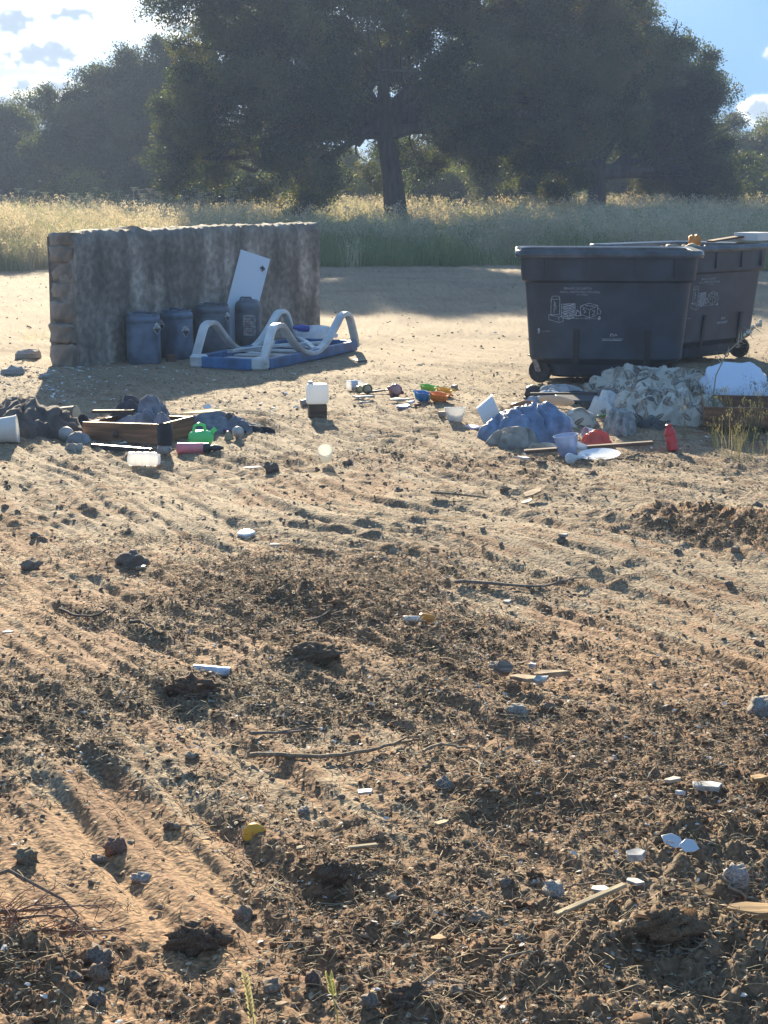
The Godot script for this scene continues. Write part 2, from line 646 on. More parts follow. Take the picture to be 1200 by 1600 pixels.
func scraped(x: float, z: float) -> float:
	var s := n_track.get_noise_2d(x * 1.0 + z * 0.25 + 70.0, z * 17.0 - x * 1.6)
	var keep := clampf(0.55 + 1.5 * n_big.get_noise_2d(x * 0.7 + 60.0, z * 0.7), 0.0, 1.0)
	return maxf(s - 0.10, 0.0) * 3.0 * keep * smoothstep(-5.2, -6.5, z) * (1.0 - smoothstep(-10.5, -13.0, z))

func build_ground():
	setup_zones()
	var zs := PackedFloat32Array()
	for k in 14:
		zs.append(60.0 * pow(1.0 - k / 14.0, 2.0) - 1.7)
	var d := 1.75
	while d < 600.0:
		zs.append(-d)
		d += d * (0.0040 if d < 11.0 else 0.0065 if d < 17.0 else 0.018 if d < 40.0 else 0.07)
	var cols := 620
	var us := PackedFloat32Array()
	for k in cols + 1:
		var u := 2.0 * k / cols - 1.0
		var o := absf(u)
		us.append(u if o < 0.97 else signf(u) * (0.97 + (o - 0.97) * (1.0 + 9000.0 * (o - 0.97) * (o - 0.97))* 8.0))
	var nz := zs.size()
	var nx := us.size()
	var v := PackedVector3Array()
	var c := PackedColorArray()
	v.resize(nz * nx)
	c.resize(nz * nx)
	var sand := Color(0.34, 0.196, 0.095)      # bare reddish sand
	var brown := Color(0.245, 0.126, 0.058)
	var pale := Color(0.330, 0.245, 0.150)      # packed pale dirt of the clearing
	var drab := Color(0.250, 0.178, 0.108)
	var dark := Color(0.185, 0.103, 0.052)
	var grey := Color(0.215, 0.152, 0.090)
	for i in nz:
		var z := zs[i]
		var hw := maxf(1.45, 0.43 * absf(z) + 0.55)
		for k in nx:
			var x := us[k] * hw
			var ch := churned(x, z)
			var y := hgt_with(x, z, ch)
			var id := i * nx + k
			v[id] = Vector3(x, y, z)
			var f := n_fine.get_noise_2d(x * 1.3 + 7.0, z * 1.3)
			var m := n_mid.get_noise_2d(x * 0.8 + 90.0, z * 0.8)
			var bgn := n_big.get_noise_2d(x * 0.5 + 20.0, z * 0.5)
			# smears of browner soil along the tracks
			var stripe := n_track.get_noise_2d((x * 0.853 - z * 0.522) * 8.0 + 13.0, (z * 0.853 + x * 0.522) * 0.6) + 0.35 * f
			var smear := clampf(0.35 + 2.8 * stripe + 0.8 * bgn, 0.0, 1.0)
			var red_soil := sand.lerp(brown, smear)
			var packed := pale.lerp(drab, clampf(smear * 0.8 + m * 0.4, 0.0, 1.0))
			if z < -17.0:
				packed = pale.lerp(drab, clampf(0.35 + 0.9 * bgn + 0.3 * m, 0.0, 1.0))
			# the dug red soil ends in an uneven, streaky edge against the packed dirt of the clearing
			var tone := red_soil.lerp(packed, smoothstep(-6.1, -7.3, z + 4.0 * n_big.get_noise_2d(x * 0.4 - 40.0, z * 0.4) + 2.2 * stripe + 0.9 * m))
			var rough := dark.lerp(brown, clampf(0.35 + m * 1.3, 0.0, 0.8)).lerp(grey, clampf(bgn * 1.5 + 0.3 * f + 0.15, 0.0, 0.8))
			var k2 := smoothstep(0.30, 0.80, ch + 0.34 * f + 0.25 * m)
			if z < -5.2 and z > -13.0:
				k2 = clampf(k2 + 1.3 * scraped(x, z), 0.0, 1.0)  # darker ridges: caught debris, with ridge shade painted into the colour
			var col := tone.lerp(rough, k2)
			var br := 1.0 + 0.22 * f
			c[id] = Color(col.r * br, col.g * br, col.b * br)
	var idx := PackedInt32Array()
	idx.resize((nz - 1) * (nx - 1) * 6)
	var o2 := 0
	for i in nz - 1:
		for k in nx - 1:
			var a := i * nx + k
			idx[o2] = a
			idx[o2 + 1] = a + nx
			idx[o2 + 2] = a + 1
			idx[o2 + 3] = a + 1
			idx[o2 + 4] = a + nx
			idx[o2 + 5] = a + nx + 1
			o2 += 6
	var nrm := PackedVector3Array()
	nrm.resize(nz * nx)
	for i in nz:
		for k in nx:
			var l := v[i * nx + maxi(k - 1, 0)]
			var r := v[i * nx + mini(k + 1, nx - 1)]
			var f := v[maxi(i - 1, 0) * nx + k]
			var b := v[mini(i + 1, nz - 1) * nx + k]
			var n := (f - b).cross(r - l)
			nrm[i * nx + k] = n.normalized() if n.y > 0.0 else -n.normalized()
	var arr := []
	arr.resize(Mesh.ARRAY_MAX)
	arr[Mesh.ARRAY_VERTEX] = v
	arr[Mesh.ARRAY_NORMAL] = nrm
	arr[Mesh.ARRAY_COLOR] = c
	arr[Mesh.ARRAY_INDEX] = idx
	var am := ArrayMesh.new()
	am.add_surface_from_arrays(Mesh.PRIMITIVE_TRIANGLES, arr)
	var o := MeshInstance3D.new()
	o.name = "ground"
	o.mesh = am
	var gm := mat("ground", Color(1.18, 1.18, 1.18), 0.95, {"vertex": true, "tex": "grain", "scale": 2.3, "bump": 0.22})
	gm.uv1_world_triplanar = true
	o.material_override = gm
	structure(o)
	add_child(o)

# ---------------------------------------------------------------- loose soil, straw, pebbles
func scatter(n: int, d0: float, d1: float, want: Callable) -> Array:
	var out := []
	var tries := 0
	while out.size() < n and tries < n * 12:
		tries += 1
		var d := sqrt(rng.randf_range(d0 * d0, d1 * d1))
		var x := rng.randf_range(-1.0, 1.0) * (0.30 * d + 0.35)
		var ch := churned(x, -d)
		if rng.randf() < want.call(ch):
			out.append([x, -d, hgt_with(x, -d, ch), ch])
	return out

func clod_mesh(sd: int) -> ArrayMesh:
	var s := Shape.new()
	s.blob(Vector3(2.0, 1.5, 1.8), noise(0.9, 2, sd), 0.75, Vector3(sd, 0, 3), 5, 8)
	return s.mesh()

func straw_mesh(sd: int) -> ArrayMesh:
	var r := RandomNumberGenerator.new()
	r.seed = sd
	var s := Shape.new()
	var pts := []
	var rad := []
	var bend := r.randf_range(-0.25, 0.25)
	for k in 5:
		var t := k / 4.0 - 0.5
		pts.append(Vector3(t, 0.10 * sin(t * 3.0 + sd) , bend * t * t * 2.0))
		rad.append(0.022 * (1.0 - 0.4 * absf(t)))
	s.tube(pts, rad, 3)
	return s.mesh()

func flake_mesh(sd: int) -> ArrayMesh:
	var r := RandomNumberGenerator.new()
	r.seed = sd
	var s := Shape.new()
	s.sm(-1)
	var top := []
	var bot := []
	var n := 6
	for k in n:
		var a := TAU * k / n + r.randf_range(-0.3, 0.3)
		var p := Vector3(cos(a) * r.randf_range(0.7, 1.1), 0.18 * r.randf_range(-1, 1), sin(a) * r.randf_range(0.35, 0.6))
		top.append(p + Vector3(0, 0.05, 0))
		bot.append(p - Vector3(0, 0.05, 0))
	for k in n:
		var j := (k + 1) % n
		s.tri(Vector3(0, 0.12, 0), top[j], top[k])
		s.tri(Vector3(0, -0.02, 0), bot[k], bot[j])
		s.quad(bot[k], top[k], top[j], bot[j])
	return s.mesh()

func build_litter():
	var cm := mat("crumb", Color(1, 1, 1), 0.97, {"vertex": true, "tex": "grain", "scale": 9.0})
	# clods and crumbs of soil
	var spots := scatter(17000, 2.2, 6.0, func(c): return 0.012 + c * c * 1.1)
	spots += scatter(2600, 6.0, 12.5, func(c): return 0.008 + c * c * c)
	var groups := [[], [], [], []]
	var cg := [[], [], [], []]
	for s in spots:
		var k := rng.randi() % 4
		var r := 0.0018 + 0.0058 * pow(rng.randf(), 2.6)
		if rng.randf() < 0.004:
			r = rng.randf_range(0.009, 0.018)
		groups[k].append(Transform3D(rand_basis(0.2).scaled(Vector3(r * 1.2, r * 0.75, r * 1.2)), Vector3(s[0], s[2] + r * 0.2, s[1])))
		var b := rng.randf_range(0.55, 1.25)
		var base := Color(0.18, 0.10, 0.05).lerp(Color(0.31, 0.17, 0.085), rng.randf())
		if rng.randf() < 0.12:
			base = Color(0.32, 0.26, 0.19)
		cg[k].append(Color(base.r * b, base.g * b, base.b * b))
	for k in 4:
		multi("soil_crumbs", clod_mesh(201 + k), cm, groups[k], cg[k])
	# straw, stalks, bark and dry leaf scraps
	var sm2 := mat("straw", Color(1, 1, 1), 0.85, {"vertex": true})
	spots = scatter(24000, 2.2, 7.0, func(c): return 0.12 + c * c)
	spots += scatter(11000, 6.8, 13.0, func(c): return 0.2 + c * c)
	groups = [[], [], []]
	cg = [[], [], []]
	for s in spots:
		var k := rng.randi() % 3
		var ln := rng.randf_range(0.010, 0.042) * (1.0 + maxf(-s[1] - 6.0, 0.0) * 0.12)
		if rng.randf() < 0.05:
			ln *= 2.3
		var b := Basis.from_euler(Vector3(rng.randf_range(-0.5, 0.5), rng.randf_range(-PI, PI), rng.randf_range(-0.45, 0.45)))
		b = b.scaled_local(Vector3(ln, 0.05, 0.05 if ln < 0.05 else 0.08))
		groups[k].append(Transform3D(b, Vector3(s[0], s[2] + 0.005 + rng.randf() * 0.012 * s[3], s[1])))
		var q := rng.randf()
		var c := Color(0.42, 0.32, 0.19).lerp(Color(0.16, 0.11, 0.068), pow(q, 0.8))
		if rng.randf() < 0.22:
			c = Color(0.14, 0.125, 0.075)
		cg[k].append(c)
	for k in 3:
		multi("straw_litter", straw_mesh(301 + k), sm2, groups[k], cg[k])
	spots = scatter(12000, 2.2, 7.0, func(c): return 0.1 + c)
	spots += scatter(9500, 6.8, 14.0, func(c): return 0.3 + c)
	groups = [[], []]
	cg = [[], []]
	for s in spots:
		var k := rng.randi() % 2
		var r := rng.randf_range(0.004, 0.013)
		if s[1] < -7.0:
			r *= 1.3
		groups[k].append(Transform3D(rand_basis(0.14).scaled(Vector3(r, r * 0.8, r)), Vector3(s[0], s[2] + 0.004, s[1])))
		var c := Color(0.24, 0.17, 0.105).lerp(Color(0.40, 0.32, 0.21), rng.randf())
		var q := rng.randf()
		if q < 0.10:
			c = Color(0.52, 0.49, 0.45)
		elif q < 0.35:
			c = Color(0.13, 0.09, 0.06)
		cg[k].append(c)
	for k in 2:
		multi("bark_and_leaf_scraps", flake_mesh(401 + k), sm2, groups[k], cg[k])
	# pebbles on the packed ground, out to the far side of the clearing
	spots = scatter(2200, 2.3, 8.0, func(c): return 0.6)
	groups = [[]]
	cg = [[]]
	for s in spots:
		var r := 0.003 + 0.009 * pow(rng.randf(), 2.5)
		groups[0].append(Transform3D(rand_basis().scaled(Vector3(r, r * 0.7, r)), Vector3(s[0], s[2] + r * 0.2, s[1])))
		cg[0].append(Color(0.25, 0.175, 0.115).lerp(Color(0.38, 0.30, 0.21), rng.randf()))
	for k in 3800:
		var d := rng.randf_range(8.0, 31.0)
		var x := rng.randf_range(-1.0, 1.0) * (0.30 * d + 0.3)
		var r := 0.005 + 0.011 * pow(rng.randf(), 3.0)
		groups[0].append(Transform3D(rand_basis().scaled(Vector3(r, r * 0.6, r)), Vector3(x, hgt(x, -d) + r * 0.2, -d)))
		cg[0].append(Color(0.20, 0.145, 0.095).lerp(Color(0.36, 0.29, 0.21), rng.randf()))
	multi("pebbles", clod_mesh(209), cm, groups[0], cg[0])
	# shards of paper, plastic and broken glass trodden into the ground round the wall
	groups = [[]]
	cg = [[]]
	for k in 900:
		var p := Vector2(rng.randf_range(-3.6, -0.6), rng.randf_range(-16.0, -9.2))
		if rng.randf() < 0.45:
			p = Vector2(-2.9 + rng.randfn(0.0, 0.35), -12.6 + rng.randfn(0.0, 1.3))
		elif rng.randf() < 0.3:
			p = Vector2(rng.randf_range(-0.5, 3.5), rng.randf_range(-17.5, -9.0))
		var r := 0.006 + 0.026 * pow(rng.randf(), 2.0)
		groups[0].append(Transform3D(rand_basis(0.12).scaled(Vector3(r, r, r)), on(p, 0.006)))
		var q := rng.randf()
		cg[0].append(Color(0.62, 0.62, 0.62) if q < 0.5 else Color(0.42, 0.38, 0.33) if q < 0.8 else Color(0.25, 0.28, 0.33) if q < 0.93 else Color(0.4, 0.18, 0.14))
	multi("paper_and_plastic_scraps", flake_mesh(405), sm2, groups[0], cg[0])

# ---------------------------------------------------------------- the field of tall grass
func blade(s: Shape, base: Vector3, lean: Vector3, high: float, wide: float, side: Vector3):
	var p1 := base + Vector3(0, high * 0.55, 0) + lean * 0.3
	var p2 := base + Vector3(0, high, 0) + lean
	s.sm(-1)
	s.quad(base - side * wide * 0.5, base + side * wide * 0.5, p1 + side * wide * 0.4, p1 - side * wide * 0.4)
	s.tri(p1 - side * wide * 0.4, p1 + side * wide * 0.4, p2)

func tuft_mesh(sd: int, blades: int, high: float, spread: float, heads: float, wide := 0.010) -> ArrayMesh:
	var r := RandomNumberGenerator.new()
	r.seed = sd
	var s := Shape.new()
	for k in blades:
		var a := r.randf() * TAU
		var base := Vector3(cos(a), 0, sin(a)) * spread * sqrt(r.randf())
		base.y = -0.05
		var ln := Vector3(r.randfn(0, 1), 0, r.randfn(0, 1)) * high * 0.17
		var side := Vector3(r.randfn(0, 1), 0, r.randfn(0, 1)).normalized()
		var hh := high * r.randf_range(0.55, 1.05)
		blade(s, base, ln, hh, wide * r.randf_range(0.7, 1.3), side)
		if r.randf() < heads:
			# nodding spikelets at the tip of the stalk
			var tip := base + Vector3(0, hh, 0) + ln
			for q in 7:
				var dd := Vector3(r.randf_range(-1, 1), r.randf_range(-1.6, 0.6), r.randf_range(-1, 1)) * 0.055
				var e := Vector3(r.randf_range(-1, 1), -1.2, r.randf_range(-1, 1)).normalized() * 0.034
				var w := side * 0.009
				s.tri(tip + dd - w, tip + dd + e, tip + dd + w)
				s.tri(tip + dd - w, tip + dd + w, tip + dd - e * 0.6)
	return s.mesh()

func field_edge(x: float) -> float:
	return 30.2 + 2.6 * smoothstep(-9.0, 0.0, x) - 2.2 * smoothstep(3.0, 8.0, x) + 0.8 * n_big.get_noise_2d(x * 0.4, 3.0)

func build_field():
	var gm := mat("grass", Color(1, 1, 1), 0.8, {"vertex": true, "back": Color(0.9, 0.9, 0.85)})
	var kinds := [tuft_mesh(501, 30, 1.08, 0.30, 0.6), tuft_mesh(502, 26, 0.85, 0.30, 0.35), tuft_mesh(503, 30, 0.62, 0.28, 0.0, 0.014), tuft_mesh(504, 34, 0.5, 0.3, 0.05, 0.010)]
	var xs := [[], [], [], []]
	var cs := [[], [], [], []]
	var total := 0
	while total < 30000:
		var d := 27.0 + 60.0 * pow(rng.randf(), 1.5)
		var x := rng.randf_range(-1.0, 1.0) * (0.34 * d + 3.0)
		if d < field_edge(x):
			continue
		total += 1
		var nb := n_big.get_noise_2d(x * 0.22 + 11.0, d * 0.22)
		var green := 0.38 + 1.7 * nb
		if x > -3.0 and x < 4.6 and d < 46.0:
			green += 0.42
		if x > 5.0 or (x < -4.0 and d < 44.0):
			green -= 0.30
		if x < -4.0 and d > 52.0:
			green += 0.75
		var k := 0
		var c := Color(0.50, 0.405, 0.265).lerp(Color(0.62, 0.54, 0.40), rng.randf())
		if rng.randf() < green:
			k = 2 if rng.randf() < 0.7 else 1
			c = Color(0.14, 0.20, 0.07).lerp(Color(0.28, 0.33, 0.145), rng.randf())
		else:
			var q := rng.randf()
			k = 0 if q < 0.4 else 1 if q < 0.7 else 3
			if rng.randf() < 0.25:
				c = Color(0.34, 0.34, 0.19)
		var edge := clampf((d - field_edge(x)) / 2.0, 0.0, 1.0)
		var sc := rng.randf_range(0.75, 1.2) * lerpf(0.62, 1.0, edge)
		if d > 50.0:
			sc *= 1.15
		if rng.randf() > 0.5 + 0.5 * edge:
			sc *= 0.5
		xs[k].append(Transform3D(Basis(Vector3.UP, rng.randf() * TAU).scaled(Vector3(sc * 1.15, sc, sc * 1.15)), Vector3(x, hgt(x, -d), -d)))
		cs[k].append(c)
	var called := ["oat_grass", "dry_grass", "green_grass", "short_dry_grass"]
	var labels := ["tall straw coloured oat grass with nodding seed heads filling the field", "dry yellow grass between the taller oats in the field", "lush green grass growing under the large oak", "short dry grass along the edge of the field"]
	for k in 4:
		var o := multi(called[k], kinds[k], gm, xs[k], cs[k])
		tag(o, labels[k], "grass")
	# white flowering umbels standing above the grass on the left
	var r := RandomNumberGenerator.new()
	r.seed = 9
	var s := Shape.new()
	s.tube([Vector3(0, 0, 0), Vector3(0.03, 0.6, 0), Vector3(0.0, 1.15, 0.02)], [0.008, 0.006, 0.004], 4)
	for k in 16:
		var a := r.randf() * TAU
		var e := Vector3(cos(a), 0, sin(a)) * 0.10 * sqrt(r.randf()) + Vector3(0, 1.23, 0)
		s.tube([Vector3(0, 1.13, 0.02), e], [0.003, 0.002], 3)
		s.t = Transform3D(Basis.IDENTITY, e)
		s.blob(Vector3(0.05, 0.016, 0.05), n_mid, 0.3, Vector3(k, 0, 0), 3, 6)
		s.t = Transform3D.IDENTITY
	var um := s.mesh()
	var ux := []
	var uc := []
	for k in 110:
		var d := rng.randf_range(44.0, 66.0)
		var x := rng.randf_range(-0.27, -0.08) * d
		if rng.randf() < 0.25:
			x = rng.randf_range(0.0, 0.12) * d
		var sc := rng.randf_range(0.9, 1.35)
		ux.append(Transform3D(Basis(Vector3.UP, rng.randf() * TAU).scaled(Vector3.ONE * sc), Vector3(x, 0.0, -d)))
		uc.append(Color(0.42, 0.43, 0.30).lerp(Color(0.50, 0.50, 0.42), rng.randf()))
	var fo := multi("flowering_weeds", um, gm, ux, uc)
	tag(fo, "pale flat topped umbel weeds standing above the grass", "weeds")

# ---------------------------------------------------------------- trees
func sprig_mesh(sd: int, leaves: int, rad: float, ln: float, wd: float) -> ArrayMesh:
	var r := RandomNumberGenerator.new()
	r.seed = sd
	var s := Shape.new()
	for k in 5:
		var e := Vector3(r.randfn(0, 1), r.randfn(0, 1) - 0.2, r.randfn(0, 1)).normalized() * rad
		s.tube([Vector3.ZERO, e * 0.5 + Vector3(0, 0.03, 0), e], [0.012, 0.008, 0.003], 3)
	s.sm(-1)
	for k in leaves:
		var p := Vector3(r.randfn(0, 1), r.randfn(0, 1), r.randfn(0, 1)).normalized() * rad * pow(r.randf(), 0.45)
		var d := Vector3(r.randfn(0, 1), r.randfn(0, 0.7) - 0.25, r.randfn(0, 1)).normalized()
		var sd2 := d.cross(Vector3(r.randfn(0, 1), r.randfn(0, 1), r.randfn(0, 1))).normalized()
		var up := sd2.cross(d) * 0.25 * wd
		var l := ln * r.randf_range(0.7, 1.2)
		var m := p + d * l * 0.45 + up
		s.quad(p, m - sd2 * wd * 0.5, p + d * l, m + sd2 * wd * 0.5)
	return s.mesh()

var sprigs := []

func limb(s: Shape, a: Vector3, b: Vector3, r0: float, r1: float, r: RandomNumberGenerator, wob := 0.12):
	var pts := []
	var rad := []
	var ln := a.distance_to(b)
	var o1 := Vector3(r.randfn(0, 1), r.randfn(0, 0.6), r.randfn(0, 1)) * ln * wob
	var o2 := Vector3(r.randfn(0, 1), r.randfn(0, 0.6), r.randfn(0, 1)) * ln * wob
	for k in 8:
		var t := k / 7.0
		pts.append(a.bezier_interpolate(a.lerp(b, 0.33) + o1 + Vector3(0, ln * 0.12, 0), a.lerp(b, 0.66) + o2, b, t))
		rad.append(lerpf(r0, r1, pow(t, 0.8)))
	s.tube(pts, rad, 7, false)
	return pts

# lobes: [x, y, z, rx, ry, rz] relative to the foot of the tree
func tree(called: String, label: String, category: String, group: String, at: Vector3, trunk: Array, girth: float, lobes: Array, count: int, sd: int, leaf_scale := 1.0, gap := -0.24, tone := Color(1, 1, 1)) -> Node3D:
	var r := RandomNumberGenerator.new()
	r.seed = sd
	var t := thing(called, label, category, at, 0.0, group)
	var bark := mat("bark", Color(0.10, 0.085, 0.07), 0.95, {"tex": "streak", "scale": 0.8, "bump": 1.0})
	var s := Shape.new()
	var rad := []
	for k in trunk.size():
		rad.append(girth * (1.0 - 0.42 * k / maxf(trunk.size() - 1.0, 1.0)) * (1.35 if k == 0 else 1.0))
	s.tube(trunk, rad, 12, false)
	put(s, "trunk", bark, t)
	var top: Vector3 = trunk[trunk.size() - 1]
	var ls := Shape.new()
	var twigs := []
	for l in lobes:
		var c := Vector3(l[0], l[1], l[2])
		var from := top.lerp(trunk[trunk.size() - 2], r.randf() * 0.7)
		var end := c + Vector3(0, -0.15 * l[4], 0)
		var pts: Array = limb(ls, from, end, girth * 0.52, girth * 0.13, r)
		for q in 6:
			var p0: Vector3 = pts[3 + r.randi() % 5]
			var e := c + Vector3(r.randfn(0, 0.5) * l[3], r.randfn(0, 0.45) * l[4], r.randfn(0, 0.5) * l[5])
			limb(ls, p0, e, girth * 0.16, 0.012, r, 0.18)
	put(ls, "limbs", bark, t)
	var lm := mat("leaf", Color(1, 1, 1), 0.62, {"vertex": true, "back": Color(0.8, 0.85, 0.4)})
	var wsum := 0.0
	for l in lobes:
		wsum += pow(l[3] * l[4] * l[5], 0.7)
	var xs := [[], []]
	var cs := [[], []]
	var gn := noise(0.5, 3, sd + 5)
	# leaves sit in clumps at the ends of the twigs, with gaps between the clumps
	var clumps := []
	var n_clumps := maxi(count / 24, 12)
	var tries := 0
	while clumps.size() < n_clumps and tries < n_clumps * 8:
		tries += 1
		var pick := r.randf() * wsum
		var l: Array = lobes[0]
		for e in lobes:
			l = e
			pick -= pow(e[3] * e[4] * e[5], 0.7)
			if pick <= 0.0:
				break
		var d := Vector3(r.randfn(0, 1), r.randfn(0, 1), r.randfn(0, 1)).normalized()
		var rr := pow(r.randf(), 0.36) * (1.0 + 0.6 * gn.get_noise_3dv(d * 3.2 + Vector3(l[0], l[1], l[2]) * 3.0))
		var p := Vector3(l[0], l[1], l[2]) + Vector3(d.x * l[3], d.y * l[4], d.z * l[5] * 0.7) * rr
		if gn.get_noise_3dv(p * 1.3) < gap or p.y < 0.5:
			continue
		var wide := r.randf_range(0.30, 0.70)
		if r.randf() < 0.22:
			# loose sprays that stand out of the crown
			p += Vector3(d.x, d.y - 0.15, d.z) * r.randf_range(0.2, 0.7)
			wide = r.randf_range(0.18, 0.34)
		clumps.append([p, wide * sqrt(leaf_scale), r.randfn(0, 0.34)])
	for made in count:
		var cl: Array = clumps[made % clumps.size()]
		var d := Vector3(r.randfn(0, 0.55), r.randfn(0, 0.34), r.randfn(0, 0.55)) * float(cl[1])
		var p: Vector3 = cl[0] + d
		if p.y < 0.3:
			continue
		var k := r.randi() % 2
		var sc := r.randf_range(0.7, 1.25) * leaf_scale
		var b := Basis.from_euler(Vector3(r.randf() * TAU, r.randf() * TAU, r.randf() * TAU)).scaled(Vector3.ONE * sc)
		xs[k].append(Transform3D(b, p))
		var q := clampf(0.45 + 0.8 * gn.get_noise_3dv(p * 0.8 + Vector3(50, 0, 0)) + float(cl[2]) + r.randfn(0, 0.14), 0.0, 1.0)
		var c := Color(0.050, 0.068, 0.028).lerp(Color(0.19, 0.19, 0.075), q)
		if r.randf() < 0.06:
			c = Color(0.24, 0.16, 0.08)
		cs[k].append(Color(c.r * tone.r, c.g * tone.g, c.b * tone.b))
	for k in 2:
		multi("crown", sprigs[k], lm, xs[k], cs[k], t)
	return t

func build_trees():
	sprigs = [sprig_mesh(601, 62, 0.34, 0.088, 0.050), sprig_mesh(602, 54, 0.38, 0.080, 0.046)]
	var g := "holm oaks at the edge of the field"
	tree("oak_tree", "huge dark oak with dense drooping crown and thick trunk in the centre", "tree", g, Vector3(0.40, 0, -48.0),
		[Vector3(0, -0.1, 0), Vector3(-0.04, 0.9, 0), Vector3(-0.14, 1.9, 0), Vector3(-0.30, 2.9, 0), Vector3(-0.5, 3.9, 0.1)], 0.40,
		[[-5.0, 6.6, 0, 2.0, 2.4, 2.6], [-5.9, 4.6, 0.3, 1.4, 1.6, 1.8], [-5.2, 4.0, 0.6, 1.8, 1.5, 1.9], [-3.6, 7.4, 0.8, 3.3, 2.6, 3.4], [-2.9, 4.4, 1.8, 2.2, 2.0, 2.2], [0.0, 8.2, 0, 3.9, 2.6, 3.8], [-0.6, 5.4, 2.0, 1.9, 1.4, 1.7], [3.2, 7.4, 0, 3.2, 2.7, 3.4], [3.4, 4.5, 0.8, 2.4, 1.9, 2.4], [-2.55, 2.3, 1.4, 1.0, 1.5, 1.0], [5.6, 5.6, -0.5, 2.3, 2.2, 2.4], [2.2, 3.3, 0.6, 1.4, 1.4, 1.3], [-6.0, 2.7, -0.5, 1.3, 1.1, 1.3], [-4.4, 2.3, -1.0, 1.1, 1.0, 1.1], [1.3, 3.6, -2.2, 1.6, 1.6, 1.2], [-1.2, 3.2, -2.4, 1.5, 1.6, 1.2], [4.6, 3.0, 0.2, 1.5, 1.2, 1.4], [-4.4, 3.2, 1.2, 1.6, 1.5, 1.4], [-1.7, 4.3, 1.8, 1.3, 1.2, 1.2], [1.9, 4.7, 1.8, 1.5, 1.2, 1.2], [5.4, 3.6, 0.5, 1.5, 1.5, 1.5], [6.8, 5.4, -1.0, 1.7, 2.2, 2.0], [-6.3, 3.2, 0.2, 1.2, 1.3, 1.3], [0.4, 5.2, -1.6, 2.4, 1.5, 1.5]], 11500, 1001)
	tree("oak_tree", "oak with forked trunk and wide leaning crown behind the bins", "tree", g, Vector3(8.1, 0, -60.0),
		[Vector3(0, -0.1, 0), Vector3(0.02, 0.8, 0), Vector3(0.05, 1.6, 0), Vector3(0.10, 2.4, 0)], 0.46,
		[[-2.2, 7.6, 0, 2.6, 2.4, 2.8], [0.0, 8.2, 0, 1.9, 1.9, 2.6], [-2.9, 4.6, 0.4, 1.8, 1.8, 2.0], [2.2, 6.1, 0, 1.7, 1.6, 2.3], [3.6, 4.7, 0, 1.4, 1.4, 2.0], [4.2, 3.0, -0.3, 1.0, 1.2, 1.7], [2.8, 3.2, -1.0, 1.8, 1.4, 1.8], [-0.2, 5.4, -1.0, 2.2, 1.5, 1.8], [-1.6, 2.6, -1.8, 1.3, 1.2, 1.3], [1.2, 4.4, -1.2, 1.8, 1.4, 1.5], [3.2, 2.2, -0.6, 1.5, 1.2, 1.5], [-3.4, 2.8, -0.6, 1.3, 1.4, 1.3], [4.6, 1.9, -0.4, 1.0, 1.0, 1.2]], 6600, 1002, 1.12)
	tree("oak_tree", "oak standing behind the left side of the large oak", "tree", g, Vector3(-12.4, 0, -68.0),
		[Vector3(0, -0.1, 0), Vector3(0.1, 1.0, 0), Vector3(0.2, 2.0, 0)], 0.35,
		[[1.0, 5.4, 0, 2.2, 1.8, 2.2], [-1.2, 4.2, 0, 1.9, 1.5, 2.0], [2.8, 4.2, 0, 1.8, 1.6, 2.0], [-1.8, 2.4, 0, 1.3, 1.3, 1.4], [1.4, 2.4, 0.3, 1.9, 1.5, 1.6], [3.7, 6.3, -0.4, 1.8, 1.7, 1.8]], 4200, 1003, 1.2, -0.25)
	tree("oak_tree", "oak with rounded crown at the left edge of the picture", "tree", g, Vector3(-18.6, 0, -74.0),
		[Vector3(0, -0.1, 0), Vector3(0.0, 1.0, 0), Vector3(0.1, 2.0, 0)], 0.33,
		[[-1.6, 4.4, 0, 2.2, 1.6, 2.2], [0.9, 4.0, 0, 1.6, 1.5, 2.0], [1.6, 2.5, 0, 1.6, 1.4, 1.6], [-1.0, 2.4, 0.5, 2.0, 1.4, 1.8], [-4.0, 3.6, 0, 2.0, 2.0, 2.0]], 4000, 1004, 1.25, -0.25)
	tree("oak_tree", "small oak seen past the right edge of the forked oak", "tree", g, Vector3(19.8, 0, -82.0),
		[Vector3(0, -0.1, 0), Vector3(0.0, 1.0, 0), Vector3(-0.1, 1.8, 0)], 0.3,
		[[0, 3.6, 0, 2.2, 1.4, 2.2], [2.6, 3.8, 0, 2.2, 1.6, 2.2], [-1.6, 2.2, 0, 1.5, 1.2, 1.5], [1.2, 2.0, 0, 2.0, 1.3, 1.8]], 2600, 1005, 1.3, -0.25)
	# the hedge of bushes that closes the view under the crowns
	var bushes := [[-20.5, -64.0, 2.3, 2.6, "dark domed bush in front of the leftmost oak"], [-11.2, -58.0, 2.0, 1.7, "rounded olive green bush left of the large oak above the grass"], [-4.6, -62.0, 2.4, 2.3, "bush under the left side of the large oak"]]
	var k := 0
	for b in bushes:
		bush(b[4], "", Vector3(b[0], 0, b[1]), b[2], b[3], 700, 1100 + k)
		k += 1
	for b in [[-8.0, -70.0, 2.6, 3.6], [-3.0, -74.0, 2.8, 3.4], [3.4, -66.0, 2.4, 2.6], [5.6, -72.0, 2.7, 3.4], [11.5, -74.0, 2.6, 3.2], [16.0, -70.0, 2.2, 2.4], [-15.2, -80.0, 2.8, 3.8]]:
		bush("dark bush close behind the oak trunks", "bushes close behind the oaks", Vector3(b[0], 0, b[1]), b[2], b[3], 900, 1150 + k, 1.3)
		k += 1
	var hr := RandomNumberGenerator.new()
	hr.seed = 44
